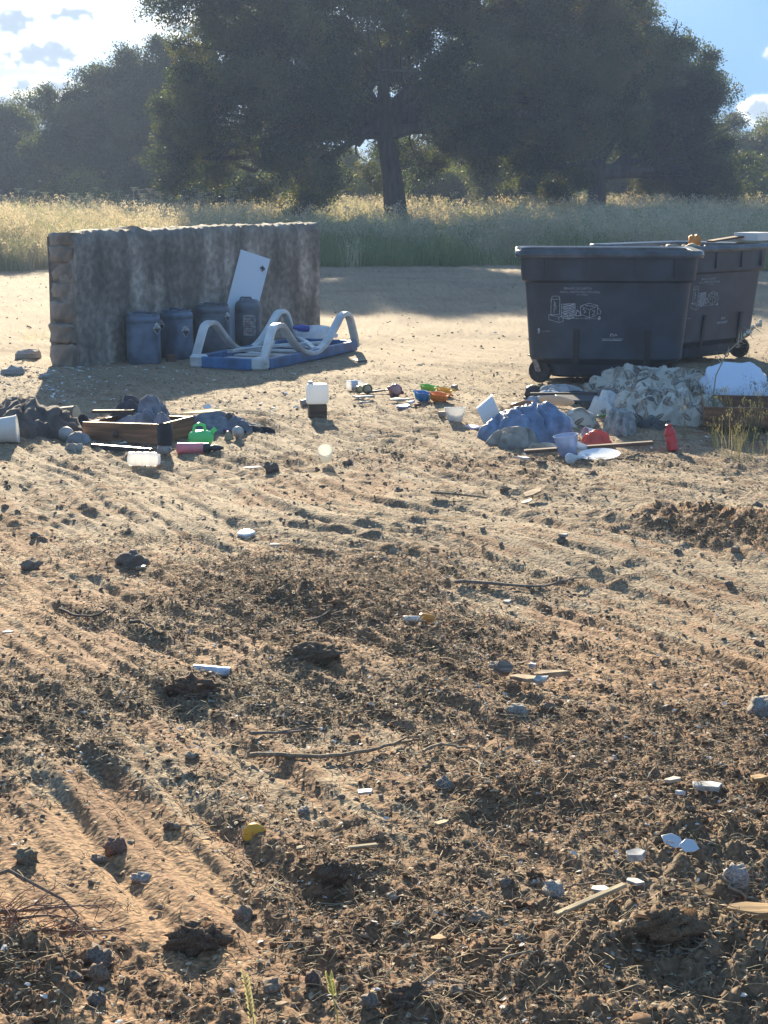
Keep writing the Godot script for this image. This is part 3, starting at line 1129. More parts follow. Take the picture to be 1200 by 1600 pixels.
	for i in 19:
		var x := -29.0 + i * 3.2 + hr.randf_range(-0.8, 0.8)
		bush("dark bush in the far hedge below the oak crowns", "bushes of the far hedge", Vector3(x, 0, -92.0 + hr.randf_range(-7.0, 7.0)), hr.randf_range(2.6, 3.4), hr.randf_range(4.2, 6.0), 1100, 1200 + i, 1.7)

func bush(label: String, group: String, at: Vector3, wide: float, high: float, count: int, sd: int, ls := 1.15):
	var w := wide
	tree("bush", label, "bush", group, at, [Vector3(0, -0.1, 0), Vector3(0.03, high * 0.2, 0), Vector3(0.06, high * 0.35, 0)], 0.10,
		[[0, high * 0.62, 0, w * 0.75, high * 0.38, w * 0.7], [-w * 0.5, high * 0.4, 0.2, w * 0.6, high * 0.4, w * 0.55], [w * 0.5, high * 0.38, -0.1, w * 0.6, high * 0.38, w * 0.55], [0.1, high * 0.3, 0.4, w * 0.7, high * 0.3, w * 0.6]], count, sd, ls, -0.5, Color(1.2, 1.2, 1.05))

# ---------------------------------------------------------------- the wall stub
const W0 := Vector3(-2.75, 0, -13.85)
const WALL_TURN := 58.66   # its face looks to the right of the camera
const WALL_LEN := 3.92

func wall_at(t: float, off: float) -> Vector3:
	return W0 + Vector3(0.5201, 0, -0.8541) * t + Vector3(0.8541, 0, 0.5201) * off

func build_wall():
	# local axes: x along the wall, z out of its front face
	var t := thing("wall", "weathered grey concrete wall stub with rough broken top and stones at its left end", "wall", W0, WALL_TURN)
	var conc := mat("concrete", Color(0.58, 0.505, 0.42), 0.95, {"tex": "render", "scale": 0.36, "bump": 0.15})
	var n := noise(2.4, 4, 701)
	var s := Shape.new()
	var rings := []
	var nst := 90
	for i in nst + 1:
		var x := WALL_LEN * i / nst
		var top := 1.205 + 0.022 * n.get_noise_1d(x * 1.2) + 0.016 * n.get_noise_1d(x * 7.0 + 40.0)
		if i < 5:
			top -= 0.035
		var ring := []
		var th := 0.33
		for k in 13:
			var y := -0.1 + (top + 0.1) * k / 12.0
			var b := 0.008 * n.get_noise_2d(x * 0.9, y * 0.9) + 0.004 * n.get_noise_2d(x * 7.0, y * 7.0)
			ring.append(Vector3(x, y - (0.0 if k < 12 else 0.012), b - (0.0 if k < 12 else 0.015)))
		for k in 5:
			var z := -0.04 - (th - 0.08) * k / 4.0
			ring.append(Vector3(x, top + 0.022 * n.get_noise_2d(x * 5.0 + 9.0, z * 9.0), z))
		for k in 5:
			ring.append(Vector3(x, (top - 0.02) * (1.0 - k / 4.0) - 0.1 * k / 4.0, -th + 0.012 * n.get_noise_2d(x * 2.0, k)))
		rings.append(ring)
	s.loft(rings, true, true, true, 400.0)
	put(s, "concrete_body", conc, t)
	# the stones of the broken left end, one above the other
	var sandstone := mat("end_stone", Color(0.36, 0.30, 0.235), 0.95, {"tex": "mottle", "scale": 1.0, "bump": 0.25})
	var y := -0.05
	var hs := [0.26, 0.17, 0.20, 0.16, 0.19, 0.14, 0.12]
	var ins := [0.03, 0.05, 0.01, -0.015, -0.02, 0.0, 0.0]
	for k in hs.size():
		var b := Shape.new()
		b.blob(Vector3(0.20, hs[k] * 1.02, 0.30), noise(1.1, 3, 720 + k), 0.3, Vector3(k * 7, 1, 2), 10, 18, false, 0.35)
		put(b, "stone", sandstone, t, xf(Vector3(0.075 - ins[k], y + hs[k] * 0.5, -0.165), Vector3(rng.randf_range(-3, 3), rng.randf_range(-4, 4), rng.randf_range(-3, 3))))
		y += hs[k]
	# a low kerb of broken concrete at its foot on the left
	var rub := [[Vector2(-3.373, -14.575), Vector3(0.26, 0.10, 0.16), "pale broken concrete lump beside the left end of the wall"], [Vector2(-3.218, -13.278), Vector3(0.2, 0.09, 0.14), "grey concrete lump at the left edge in front of the wall"], [Vector2(-2.871, -12.954), Vector3(0.12, 0.05, 0.09), "small white plaster lump below the left end of the wall"]]
	for e in rub:
		var c := Shape.new()
		c.blob(e[1], noise(1.0, 2, 733), 0.5, Vector3(e[0].x * 5.0, 0, 0), 5, 8, true, 0.7)
		var o := put(c, "rubble_lump", mat("rubble", Color(0.5, 0.47, 0.43), 0.95, {"tex": "grain", "scale": 4.0}), self, xf(on(e[0], e[1].y * 0.25)))
		tag(o, e[2], "rubble", "rubble by the wall")
	weeds(Vector2(-3.724, -16.645), 0.22, 26, 0.16, "grass_tuft", "small yellow green grass tuft beside the left end of the wall", Color(0.26, 0.24, 0.06))
	weeds(Vector2(-0.679, -17.022), 0.15, 14, 0.12, "grass_tuft", "small reddish dry tuft at the right foot of the wall", Color(0.26, 0.15, 0.08))

func weeds(at: Vector2, spread: float, blades: int, high: float, called: String, label: String, c: Color) -> MeshInstance3D:
	var r := RandomNumberGenerator.new()
	r.seed = int(absf(at.x * 1000.0) + absf(at.y * 77.0))
	var s := Shape.new()
	for k in blades:
		var a := r.randf() * TAU
		var base := Vector3(cos(a), 0, sin(a)) * spread * sqrt(r.randf())
		base.y = -0.02
		blade(s, base, Vector3(r.randfn(0, 1), 0, r.randfn(0, 1)) * high * 0.25, high * r.randf_range(0.5, 1.15), 0.006, Vector3(r.randfn(0, 1), 0, r.randfn(0, 1)).normalized())
	var o := put(s, called, mat("weed_%d_%d" % [int(c.r * 1000), int(c.g * 1000)], c, 0.8, {"back": Color(0.7, 0.7, 0.5)}), self, xf(on(at)))
	tag(o, label, "grass", "weeds on the dump")
	o.set_meta("kind", "stuff")
	return o

func round_rect(w: float, d: float, r: float, y: float, seg := 5) -> Array:
	var out := []
	var cs := [Vector2(w / 2 - r, d / 2 - r), Vector2(-w / 2 + r, d / 2 - r), Vector2(-w / 2 + r, -d / 2 + r), Vector2(w / 2 - r, -d / 2 + r)]
	for k in 4:
		for q in seg + 1:
			var a := PI / 2 * k + PI / 2 * q / seg
			out.append(Vector3(cs[k].x + cos(a) * r, y, cs[k].y + sin(a) * r))
	return out

# ---------------------------------------------------------------- four chemical drums
func hazard_label(parent: Node3D, at: Transform3D, size: float):
	var s := Shape.new()
	s.sm(-1)
	var h := size * 0.5
	s.quad(Vector3(0, -h, 0), Vector3(h * 0.82, 0, 0), Vector3(0, h, 0), Vector3(-h * 0.82, 0, 0))
	var o := put(s, "hazard_label", mat("label_white", Color(0.62, 0.62, 0.60), 0.7, {"tex": "mottle", "scale": 6.0}), parent, at)
	var b := Shape.new()
	b.sm(-1)
	b.tri(Vector3(0, -h * 0.86, 0.002), Vector3(h * 0.68, -0.03 * h, 0.002), Vector3(-h * 0.68, -0.03 * h, 0.002))
	put(b, "black_half", mat("label_black", Color(0.03, 0.03, 0.032), 0.7), o)
	# the pouring test tubes of the corrosive sign
	var c := Shape.new()
	c.ribbon([Vector3(-h * 0.32, h * 0.42, 0.002), Vector3(-h * 0.06, h * 0.32, 0.002)], h * 0.11, Vector3.BACK)
	c.ribbon([Vector3(h * 0.32, h * 0.42, 0.002), Vector3(h * 0.06, h * 0.32, 0.002)], h * 0.11, Vector3.BACK)
	c.ribbon([Vector3(-h * 0.3, h * 0.1, 0.002), Vector3(h * 0.0, h * 0.1, 0.002)], h * 0.09, Vector3.BACK)
	c.ribbon([Vector3(h * 0.1, h * 0.12, 0.002), Vector3(h * 0.34, h * 0.08, 0.002)], h * 0.09, Vector3.BACK)
	put(c, "symbol", mat("label_black", Color(0.03, 0.03, 0.032), 0.7), o)

func drum(label: String, at: Vector3, turn: float, w: float, d: float, h: float, round: float, m: Material, kind := 0) -> Node3D:
	var t := thing("drum", label, "drum", Vector3(at.x, hgt(at.x, at.z) - 0.005, at.z), turn, "chemical drums along the wall")
	var s := Shape.new()
	var rings := []
	var prof := [[0.93, 0.0], [0.985, 0.018], [1.0, 0.05], [1.0, 0.60], [1.0, 0.80], [0.985, 0.81], [0.985, 0.825], [1.0, 0.835], [1.0, 0.90], [0.97, 0.94], [0.86, 0.96], [0.72, 0.965]]
	if kind == 1:
		prof = [[0.93, 0.0], [0.985, 0.018], [1.0, 0.05], [1.0, 0.45], [1.0, 0.80], [0.97, 0.88], [0.88, 0.945], [0.72, 0.985], [0.5, 1.0]]
	for p in prof:
		rings.append(round_rect(w * p[0], d * p[0], round * p[0], h * p[1]))
	s.loft(rings, true, true, true, 60.0)
	put(s, "body", m, t)
	if kind == 0:
		# raised rim, filler cap and grip on the top
		var r := Shape.new()
		r.loft([round_rect(w * 0.90, d * 0.90, round * 0.9, h * 0.935), round_rect(w * 0.92, d * 0.92, round * 0.92, h), round_rect(w * 0.84, d * 0.84, round * 0.84, h), round_rect(w * 0.82, d * 0.82, round * 0.82, h * 0.95)], false, false)
		put(r, "rim", m, t)
		var c := Shape.new()
		c.lathe([[0.034, 0.0], [0.036, 0.02], [0.030, 0.026]], 14)
		put(c, "cap", mat("cap_dark", Color(0.05, 0.06, 0.075), 0.5), t, xf(Vector3(w * 0.18, h * 0.96, -d * 0.1)))
	var g := Shape.new()
	g.tube([Vector3(-0.06, 0, 0), Vector3(-0.05, 0.026, 0), Vector3(0.05, 0.026, 0), Vector3(0.06, 0, 0)], [0.010, 0.011, 0.011, 0.010], 7)
	put(g, "grip", m, t, xf(Vector3(-w * 0.08, h * (0.965 if kind == 0 else 0.985), 0.0)))
	return t

func build_drums():
	var blue := plastic("drum_blue", Color(0.115, 0.165, 0.235), 0.45)
	var grey := plastic("drum_grey", Color(0.125, 0.150, 0.175), 0.5)
	var a := drum("large blue grey plastic drum nearest the left end of the wall", wall_at(0.65, 0.21), 6.0, 0.31, 0.29, 0.465, 0.085, blue)
	hazard_label(a, xf(Vector3(0.131, 0.335, 0.1215), Vector3(-3, 45, 0)), 0.125)
	var b := drum("narrow blue drum with two hazard diamonds, second from the left", wall_at(1.14, 0.21), -38.0, 0.27, 0.25, 0.465, 0.07, blue)
	hazard_label(b, xf(Vector3(-0.075, 0.325, 0.127), Vector3(-3, 0, 0)), 0.115)
	hazard_label(b, xf(Vector3(0.137, 0.275, 0.02), Vector3(-3, 90, 0)), 0.135)
	var c := drum("dark blue grey drum, third from the left, behind the upturned lounger", wall_at(1.70, 0.21), 8.0, 0.33, 0.29, 0.47, 0.085, grey)
	hazard_label(c, xf(Vector3(0.141, 0.355, 0.1215), Vector3(-3, 45, 0)), 0.10)
	var d := drum("grey round shouldered drum with a paper label, fourth from the left", wall_at(2.26, 0.23), 0.0, 0.26, 0.34, 0.47, 0.11, grey, 1)
	var s := Shape.new()
	s.box(Vector3(0.125, 0.21, 0.002), Vector3.ZERO, 0.0005)
	var lab := put(s, "paper_label", mat("paper_old", Color(0.42, 0.41, 0.40), 0.85, {"tex": "mottle", "scale": 5.0}), d, xf(Vector3(0.025, 0.225, 0.1715)))
	var p := Shape.new()
	for k in 7:
		p.ribbon([Vector3(-0.048, 0.075 - k * 0.024, 0.003), Vector3(0.048 - 0.02 * (k % 3), 0.075 - k * 0.024, 0.003)], 0.007, Vector3.BACK)
	put(p, "print", mat("print_red", Color(0.24, 0.12, 0.12), 0.8), lab)
	# small things between the drums
	var ball := Shape.new()
	ball.blob(Vector3(0.045, 0.045, 0.045), n_mid, 0.05, Vector3.ZERO, 8, 12)
	var o := put(ball, "ball", mat("ball_grey", Color(0.5, 0.5, 0.5), 0.5), self, xf(on(Vector2(-1.867, -15.352), 0.02)))
	tag(o, "small pale ball beside the third drum", "ball")
	var br := Shape.new()
	br.box(Vector3(0.085, 0.07, 0.07), Vector3.ZERO, 0.006)
	o = put(br, "brick", mat("brick", Color(0.20, 0.115, 0.075), 0.95, {"tex": "grain", "scale": 6.0}), self, xf(on(Vector2(-2.001, -14.406), 0.03), Vector3(0, 15, 0)))
	tag(o, "small broken brown brick in front of the second drum", "brick")
	# white cupboard door leaning on the wall
	var t := thing("cupboard_door", "white cupboard door leaning on the wall behind the fourth drum", "door", wall_at(2.22, 0.17), 20.0)
	var pn := Shape.new()
	pn.box(Vector3(0.32, 0.98, 0.018), Vector3(0, 0.49, 0), 0.002)
	var lean := xf(Vector3(-0.10, hgt(-1.3, -15.8), 0), Vector3(-13, 0, -19))
	put(pn, "panel", mat("white_board", Color(0.62, 0.67, 0.72), 0.4), t, lean)
	var hg := Shape.new()
	hg.box(Vector3(0.05, 0.022, 0.014), Vector3.ZERO, 0.004)
	hg.t = xf(Vector3(0.008, -0.014, 0.003), Vector3(0, 0, 60))
	hg.box(Vector3(0.04, 0.015, 0.012), Vector3.ZERO, 0.004)
	hg.t = xf(Vector3(0.0, 0.012, 0.006), Vector3(0, 0, -40))
	hg.box(Vector3(0.03, 0.012, 0.012), Vector3.ZERO, 0.003)
	put(hg, "hinge", mat("hinge", Color(0.06, 0.06, 0.065), 0.4, {"metal": 0.6}), t, lean * xf(Vector3(0.105, 0.86, 0.0155)))

# ---------------------------------------------------------------- upturned sun lounger
func build_lounger():
	var a := Vector3(-1.07, 0, -13.55)     # near right corner
	var along := Vector3(0.41, 0, -0.912).normalized()
	var turn := rad_to_deg(atan2(-along.z, along.x))   # local x runs along the lounger, away from the camera
	var t := thing("sun_lounger", "upturned blue and white plastic sun lounger with wavy legs in the air", "sun lounger", Vector3(a.x, hgt(a.x, a.z), a.z), turn)
	# local: x 0..1.97 along, z 0 (right side) .. -0.74 (left side)
	var white := mat("lounger_white", Color(0.74, 0.75, 0.74), 0.45, {"tex": "mottle", "scale": 0.5, "back": Color(0.15, 0.15, 0.15)})
	var blue := plastic("lounger_blue", Color(0.025, 0.15, 0.36), 0.4)
	var wid := 0.72
	for z in [0.0, -wid]:
		var s := Shape.new()
		s.bar([Vector3(0.10, 0.05, z), Vector3(1.0, 0.05, z), Vector3(1.92, 0.05, z)], 0.04, 0.10, Vector3(0, 0, 1))
		put(s, "side_rail", blue, t)
	var e := Shape.new()
	e.bar([Vector3(0.0, 0.05, -0.11), Vector3(0.0, 0.05, -wid + 0.10)], 0.04, 0.10, Vector3(1, 0, 0))
	put(e, "end_rail", blue, t)
	e = Shape.new()
	e.bar([Vector3(1.92, 0.05, -0.05), Vector3(1.92, 0.05, -wid + 0.05)], 0.04, 0.10, Vector3(1, 0, 0))
	put(e, "end_rail", blue, t)
	for z in [-0.045, -wid + 0.045]:
		var c := Shape.new()
		c.box(Vector3(0.14, 0.115, 0.13), Vector3(0.035, 0.056, z), 0.02)
		put(c, "corner_block", white, t)
	# the wavy legs, one along each side
	for z in [-0.01, -wid + 0.01]:
		var s := Shape.new()
		var keys := [Vector2(0.02, 0.06), Vector2(0.08, 0.16), Vector2(0.17, 0.31), Vector2(0.22, 0.36), Vector2(0.30, 0.375), Vector2(0.39, 0.36), Vector2(0.46, 0.31), Vector2(0.60, 0.20), Vector2(0.75, 0.11), Vector2(0.92, 0.07), Vector2(1.08, 0.07), Vector2(1.24, 0.12), Vector2(1.38, 0.20), Vector2(1.52, 0.30), Vector2(1.60, 0.36), Vector2(1.68, 0.38), Vector2(1.76, 0.365), Vector2(1.82, 0.31), Vector2(1.90, 0.16), Vector2(1.95, 0.04)]
		var pts := []
		for k in keys.size() - 1:
			for q in 3:
				var p := Vector2(keys[k]).cubic_interpolate(keys[k + 1], keys[maxi(k - 1, 0)], keys[mini(k + 2, keys.size() - 1)], q / 3.0)
				pts.append(Vector3(p.x, p.y, z))
		pts.append(Vector3(1.95, 0.04, z))
		s.bar(pts, 0.072, 0.046, Vector3(0, 0, 1))
		var leg := put(s, "leg", white, t)
		var gr := Shape.new()
		var gp := []
		for p in pts.slice(4, -4):
			gp.append(p + Vector3(0, 0.0, 0.037))
		gr.bar(gp, 0.006, 0.02, Vector3(0, 0, 1))
		put(gr, "rib", white, leg)
	# slats of the bed underneath, some broken loose
	for k in 9:
		var x := 0.16 + k * 0.2
		var sl := Shape.new()
		sl.box(Vector3(0.10, 0.018, wid - 0.05), Vector3.ZERO, 0.004)
		put(sl, "slat", white, t, xf(Vector3(x, 0.035 + 0.01 * (k % 2), -wid * 0.5), Vector3(rng.randf_range(-2, 2), rng.randf_range(-4, 4), 0)))
	for q in [[Vector3(0.25, 0.10, -0.12), Vector3(1.3, 0.12, -0.60)], [Vector3(0.5, 0.10, -0.62), Vector3(1.5, 0.11, -0.15)], [Vector3(1.1, 0.09, -0.05), Vector3(1.75, 0.12, -0.55)]]:
		var br := Shape.new()
		br.bar([q[0], q[0].lerp(q[1], 0.5) + Vector3(0, 0.012, 0), q[1]], 0.05, 0.03, Vector3(0.4, 0, 0.9).normalized())
		put(br, "brace", white, t)
	# rubbish lying in it
	var sh := Shape.new()
	sh.heap(0.24, 0.18, 0.10, noise(0.5, 3, 740), Vector3(3, 0, 8), 0.7, 12, 30, 2.0, 0.5)
	var o := put(sh, "plastic_sheet", milky("film", Color(0.66, 0.70, 0.74)), self, xf(on(Vector2(-0.721, -15.739), 0.10), Vector3(0, 30, 0)))
	tag(o, "crumpled white plastic sheet lying in the upturned lounger", "plastic sheet")
	sh = Shape.new()
	sh.lathe([[0.03, 0.0], [0.035, 0.01], [0.035, 0.11], [0.016, 0.14], [0.016, 0.165]], 14)
	o = put(sh, "bottle", plastic("deep_blue", Color(0.02, 0.07, 0.42), 0.3), self, xf(on(Vector2(-0.754, -15.479), 0.19), Vector3(0, 20, 84)))
	tag(o, "small deep blue bottle on the plastic sheet in the lounger", "bottle")
	sh = Shape.new()
	sh.box(Vector3(0.10, 0.012, 0.16), Vector3.ZERO, 0.003)
	o = put(sh, "dark_plate", mat("dark_plate", Color(0.05, 0.055, 0.065), 0.6), self, xf(on(Vector2(-0.228, -14.406), 0.01), Vector3(0, 20, 4)))
	tag(o, "flat dark plate on the ground at the far end of the lounger", "plate")

# ---------------------------------------------------------------- the two bins
func letters(txt: String, em: float) -> TextMesh:
	var f := SystemFont.new()
	f.font_names = PackedStringArray(["Droid Sans"])
	var tm := TextMesh.new()
	tm.text = txt
	tm.font = f
	tm.font_size = 48
	tm.pixel_size = em / 48.0
	tm.depth = 0.0008
	return tm

func castor(parent: Node3D, at: Vector3, turn: float):
	var c := Node3D.new()
	c.name = "castor"
	parent.add_child(c, true)
	c.position = at
	c.rotation.y = deg_to_rad(turn)
	var w := Shape.new()
	w.lathe([[0.03, -0.022], [0.075, -0.020], [0.082, -0.024], [0.096, -0.019], [0.1, 0.0], [0.096, 0.019], [0.082, 0.024], [0.075, 0.020], [0.03, 0.022]], 26)
	put(w, "wheel", mat("rubber", Color(0.035, 0.034, 0.033), 0.8, {"tex": "mottle", "scale": 6.0}), c, xf(Vector3(0, 0.1, 0), Vector3(0, 0, 90)))
	var f := Shape.new()
	for s in [-1.0, 1.0]:
		f.bar([Vector3(s * 0.034, 0.10, 0), Vector3(s * 0.034, 0.16, -0.02), Vector3(s * 0.036, 0.225, -0.055)], 0.05, 0.006, Vector3(0, 0, 1))
	f.box(Vector3(0.09, 0.008, 0.10), Vector3(0, 0.226, -0.05), 0.002)
	f.box(Vector3(0.085, 0.014, 0.014), Vector3(0, 0.10, 0), 0.004)
	put(f, "fork", mat("fork", Color(0.32, 0.30, 0.27), 0.5, {"metal": 0.6, "tex": "mottle", "scale": 5.0}), c)

func bin(label: String, at: Vector3, turn: float) -> Node3D:
	var t := thing("rubbish_bin", label, "bin", at, turn, "large lidless rubbish bins")
	var shell := mat("bin_shell", Color(0.036, 0.057, 0.082), 0.5, {"tex": "mottle", "scale": 0.7})
	var s := Shape.new()
	var rings := []
	for p in [[0.86, 0.66, 0.05], [0.94, 0.72, 0.07], [0.98, 0.76, 0.16], [1.20, 0.86, 0.20], [1.235, 0.885, 0.215], [1.335, 0.985, 0.83], [1.36, 1.005, 0.836], [1.395, 1.045, 0.85], [1.425, 1.075, 1.03]]:
		rings.append(round_rect(p[0], p[1], 0.13, p[2], 7))
	# and down again on the inside
	for p in [[1.40, 1.05, 1.03], [1.31, 0.96, 0.83], [1.20, 0.85, 0.24], [0.9, 0.6, 0.22]]:
		rings.append(round_rect(p[0], p[1], 0.12, p[2], 7))
	s.loft(rings, true, true, true, 28.0)
	put(s, "body", shell, t)
	var r := Shape.new()
	r.loft([round_rect(1.42, 1.07, 0.13, 1.025, 7), round_rect(1.50, 1.15, 0.16, 1.03, 7), round_rect(1.515, 1.165, 0.165, 1.05, 7), round_rect(1.505, 1.155, 0.16, 1.078, 7), round_rect(1.48, 1.13, 0.15, 1.087, 7), round_rect(1.40, 1.05, 0.12, 1.075, 7), round_rect(1.385, 1.035, 0.115, 1.02, 7)], false, false, true, 50.0)
	put(r, "rim", mat("bin_rim", Color(0.085, 0.10, 0.115), 0.22, {"tex": "mottle", "scale": 1.0}), t)  # base colour lighter than the shell, to paint in the sunlit glint
	# stiffening ribs under the rim and two dark strips, pocket shade put into their colour
	for x in [-0.52, -0.2, 0.2, 0.52]:
		var k := Shape.new()
		k.box(Vector3(0.012, 0.15, 0.04), Vector3(x, 0.955, 0.528), 0.003)
		put(k, "rib", shell, t)
	for x in [-0.245, 0.33]:
		var q := Shape.new()
		q.box(Vector3(0.045, 0.30, 0.016), Vector3.ZERO, 0.005)
		put(q, "pocket_shade_strip", mat("pocket_shade", Color(0.022, 0.024, 0.028), 0.6), t, xf(Vector3(x, 0.31, 0.455), Vector3(9, 0, 0)))
	for x in [-0.53, 0.53]:
		for z in [-0.33, 0.33]:
			castor(t, Vector3(x, 0, z), 62.0 if x < 0.0 and z > 0.0 else 20.0)
	# printed panel: lettering, drawings of boxes and papers, two small logos
	var ink := mat("bin_print", Color(0.50, 0.53, 0.56), 0.7, {"tex": "mottle", "scale": 9.0})
	var pr := Node3D.new()
	pr.name = "print"
	t.add_child(pr)
	pr.transform = xf(Vector3(0, 0.215, 0.4445), Vector3(4.65, 0, 0))
	var words := [["ENVASES DE CARTÓN", -0.245, 0.572, 0.024], ["PAPEL, PERIÓDICOS Y REVISTAS", -0.225, 0.543, 0.0225], ["depositar plegado", -0.205, 0.522, 0.012], ["recogida de papel y cartón", -0.185, 0.332, 0.0165], ["ayuntamiento", -0.50, 0.225, 0.014], ["mancomunidad", 0.045, 0.165, 0.024]]
	for w in words:
		var o := MeshInstance3D.new()
		o.mesh = letters(w[0], w[3])
		o.name = "lettering"
		o.material_override = ink
		pr.add_child(o, true)
		o.position = Vector3(w[1], w[2], 0.003)
	var L := func(pts: Array, wd := 0.004) -> Array:
		return [pts, wd]
	var carton := [L.call([Vector2(-0.455, 0.36), Vector2(-0.455, 0.485), Vector2(-0.385, 0.485), Vector2(-0.385, 0.36), Vector2(-0.455, 0.36)]), L.call([Vector2(-0.455, 0.485), Vector2(-0.445, 0.51), Vector2(-0.395, 0.51), Vector2(-0.385, 0.485)]), L.call([Vector2(-0.43, 0.36), Vector2(-0.43, 0.48)]), L.call([Vector2(-0.418, 0.46), Vector2(-0.424, 0.43), Vector2(-0.412, 0.43), Vector2(-0.418, 0.40)]),
		L.call([Vector2(-0.47, 0.36), Vector2(-0.47, 0.32), Vector2(-0.39, 0.295), Vector2(-0.39, 0.34), Vector2(-0.47, 0.36)]), L.call([Vector2(-0.39, 0.295), Vector2(-0.355, 0.305), Vector2(-0.355, 0.35), Vector2(-0.39, 0.34)])]
	var papers := []
	for k in 9:
		var y := 0.335 + k * 0.0135
		papers.append(L.call([Vector2(-0.365 + 0.006 * (k % 3), y), Vector2(-0.31, y - 0.010), Vector2(-0.265 - 0.005 * (k % 2), y + 0.006)], 0.0075))
	papers.append(L.call([Vector2(-0.37, 0.34), Vector2(-0.37, 0.445), Vector2(-0.262, 0.45), Vector2(-0.262, 0.35)], 0.006))
	var parcels := [L.call([Vector2(-0.255, 0.35), Vector2(-0.245, 0.40), Vector2(-0.225, 0.38), Vector2(-0.21, 0.355), Vector2(-0.255, 0.35)], 0.006), L.call([Vector2(-0.22, 0.43), Vector2(-0.15, 0.455), Vector2(-0.08, 0.435), Vector2(-0.145, 0.40), Vector2(-0.22, 0.43)]), L.call([Vector2(-0.22, 0.43), Vector2(-0.215, 0.365), Vector2(-0.145, 0.335), Vector2(-0.145, 0.40)]), L.call([Vector2(-0.145, 0.335), Vector2(-0.085, 0.36), Vector2(-0.08, 0.435)]), L.call([Vector2(-0.08, 0.42), Vector2(-0.055, 0.39), Vector2(-0.055, 0.365), Vector2(-0.085, 0.375)]), L.call([Vector2(-0.125, 0.39), Vector2(-0.105, 0.40), Vector2(-0.11, 0.365), Vector2(-0.125, 0.36)]), L.call([Vector2(-0.20, 0.41), Vector2(-0.175, 0.385), Vector2(-0.19, 0.375)], 0.006), L.call([Vector2(-0.18, 0.435), Vector2(-0.11, 0.43)], 0.005)]
	var tree_logo := [L.call([Vector2(-0.075, 0.325), Vector2(-0.065, 0.35), Vector2(-0.058, 0.325)], 0.012), L.call([Vector2(-0.066, 0.318), Vector2(-0.066, 0.335)], 0.012)]
	var tower_mark := [L.call([Vector2(-0.55, 0.205), Vector2(-0.55, 0.25)], 0.013), L.call([Vector2(-0.562, 0.236), Vector2(-0.538, 0.236)], 0.006)]
	var town := [L.call([Vector2(-0.035, 0.153), Vector2(0.12, 0.153)], 0.005), L.call([Vector2(0.03, 0.185), Vector2(0.03, 0.205), Vector2(0.05, 0.205), Vector2(0.05, 0.185)], 0.008), L.call([Vector2(0.06, 0.188), Vector2(0.072, 0.204), Vector2(0.084, 0.19)], 0.007)]
	for e in [["carton_drawing", carton], ["newspaper_drawing", papers], ["parcel_drawing", parcels], ["tree_mark", tree_logo], ["tower_mark", tower_mark], ["town_mark", town]]:
		var g := Shape.new()
		for stroke in e[1]:
			var pts := []
			for p in stroke[0]:
				pts.append(Vector3(p.x, p.y, 0.003))
			g.ribbon(pts, stroke[1], Vector3.BACK)
		put(g, e[0], ink, pr)
	return t

func build_bins():
	bin("dark grey wheeled rubbish bin with a castor showing at its left foot", Vector3(1.845, hgt(1.84, -12.9) - 0.0, -12.93), -5.0)
	bin("dark grey rubbish bin standing turned behind the nearer one at the right edge", Vector3(2.80, hgt(2.8, -14.6), -14.66), 43.0)
	# what looks out of the second bin
	var s := Shape.new()
	s.blob(Vector3(0.13, 0.16, 0.12), noise(0.9, 3, 801), 0.7, Vector3(1, 2, 3), 10, 14)
	var o := put(s, "orange_bag", mat("orange_bag", Color(0.55, 0.22, 0.03), 0.5, {"back": Color(0.5, 0.4, 0.2)}), self, xf(Vector3(2.98, 1.06, -14.95)))
	tag(o, "crumpled orange bag sticking out of the turned bin", "bag")
	s = Shape.new()
	s.heap(0.52, 0.42, 0.22, noise(0.5, 3, 802), Vector3(5, 1, 3), 0.6, 14, 34, 2.0, 0.3)
	o = put(s, "bagged_rubbish", mat("tan_bag", Color(0.36, 0.28, 0.19), 0.7, {"tex": "mottle", "scale": 4.0}), self, xf(Vector3(2.80, 0.84, -14.66), Vector3(0, 43, 0)))
	tag(o, "tan rubbish filling the turned bin up to its rim", "rubbish")
	s = Shape.new()
	s.box(Vector3(0.6, 0.018, 0.12), Vector3.ZERO, 0.003)
	o = put(s, "wooden_board", mat("board_red", Color(0.23, 0.11, 0.06), 0.7, {"tex": "wood", "scale": 2.0}), self, xf(Vector3(3.40, 1.12, -15.05), Vector3(0, 22, 7)))
	tag(o, "reddish brown board lying across the top of the turned bin", "board")
	s = Shape.new()
	s.box(Vector3(0.34, 0.075, 0.26), Vector3.ZERO, 0.004)
	o = put(s, "white_box", mat("white_box", Color(0.60, 0.60, 0.58), 0.6), self, xf(Vector3(3.60, 1.126, -15.12), Vector3(0, 43, 0)))
	tag(o, "flat white box on the rim of the turned bin", "box")

# ---------------------------------------------------------------- small object builders
func pile(called: String, label: String, category: String, at: Vector2, rx: float, rz: float, h: float, m: Material, sd: int, opt := {}) -> MeshInstance3D:
	var s := Shape.new()
	s.heap(rx, rz, h, noise(0.5, 3, sd), Vector3(sd % 17, 0, sd % 11), opt.get("fold", 0.5), opt.get("nr", 22), opt.get("ns", 64), opt.get("plateau", 2.2), opt.get("ragged", 0.45), opt.get("round", 0.8))
	var o := put(s, called, m, self, xf(on(at, opt.get("lift", 0.0)), Vector3(opt.get("tip", 0.0), opt.get("turn", 0.0), opt.get("roll", 0.0))))
	tag(o, label, category)
	return o

func vessel(called: String, label: String, category: String, profile: Array, m: Material, at: Transform3D, sides := 22) -> MeshInstance3D:
	var s := Shape.new()
	s.lathe(profile, sides)
	var o := put(s, called, m, self, at)
	tag(o, label, category)
	return o

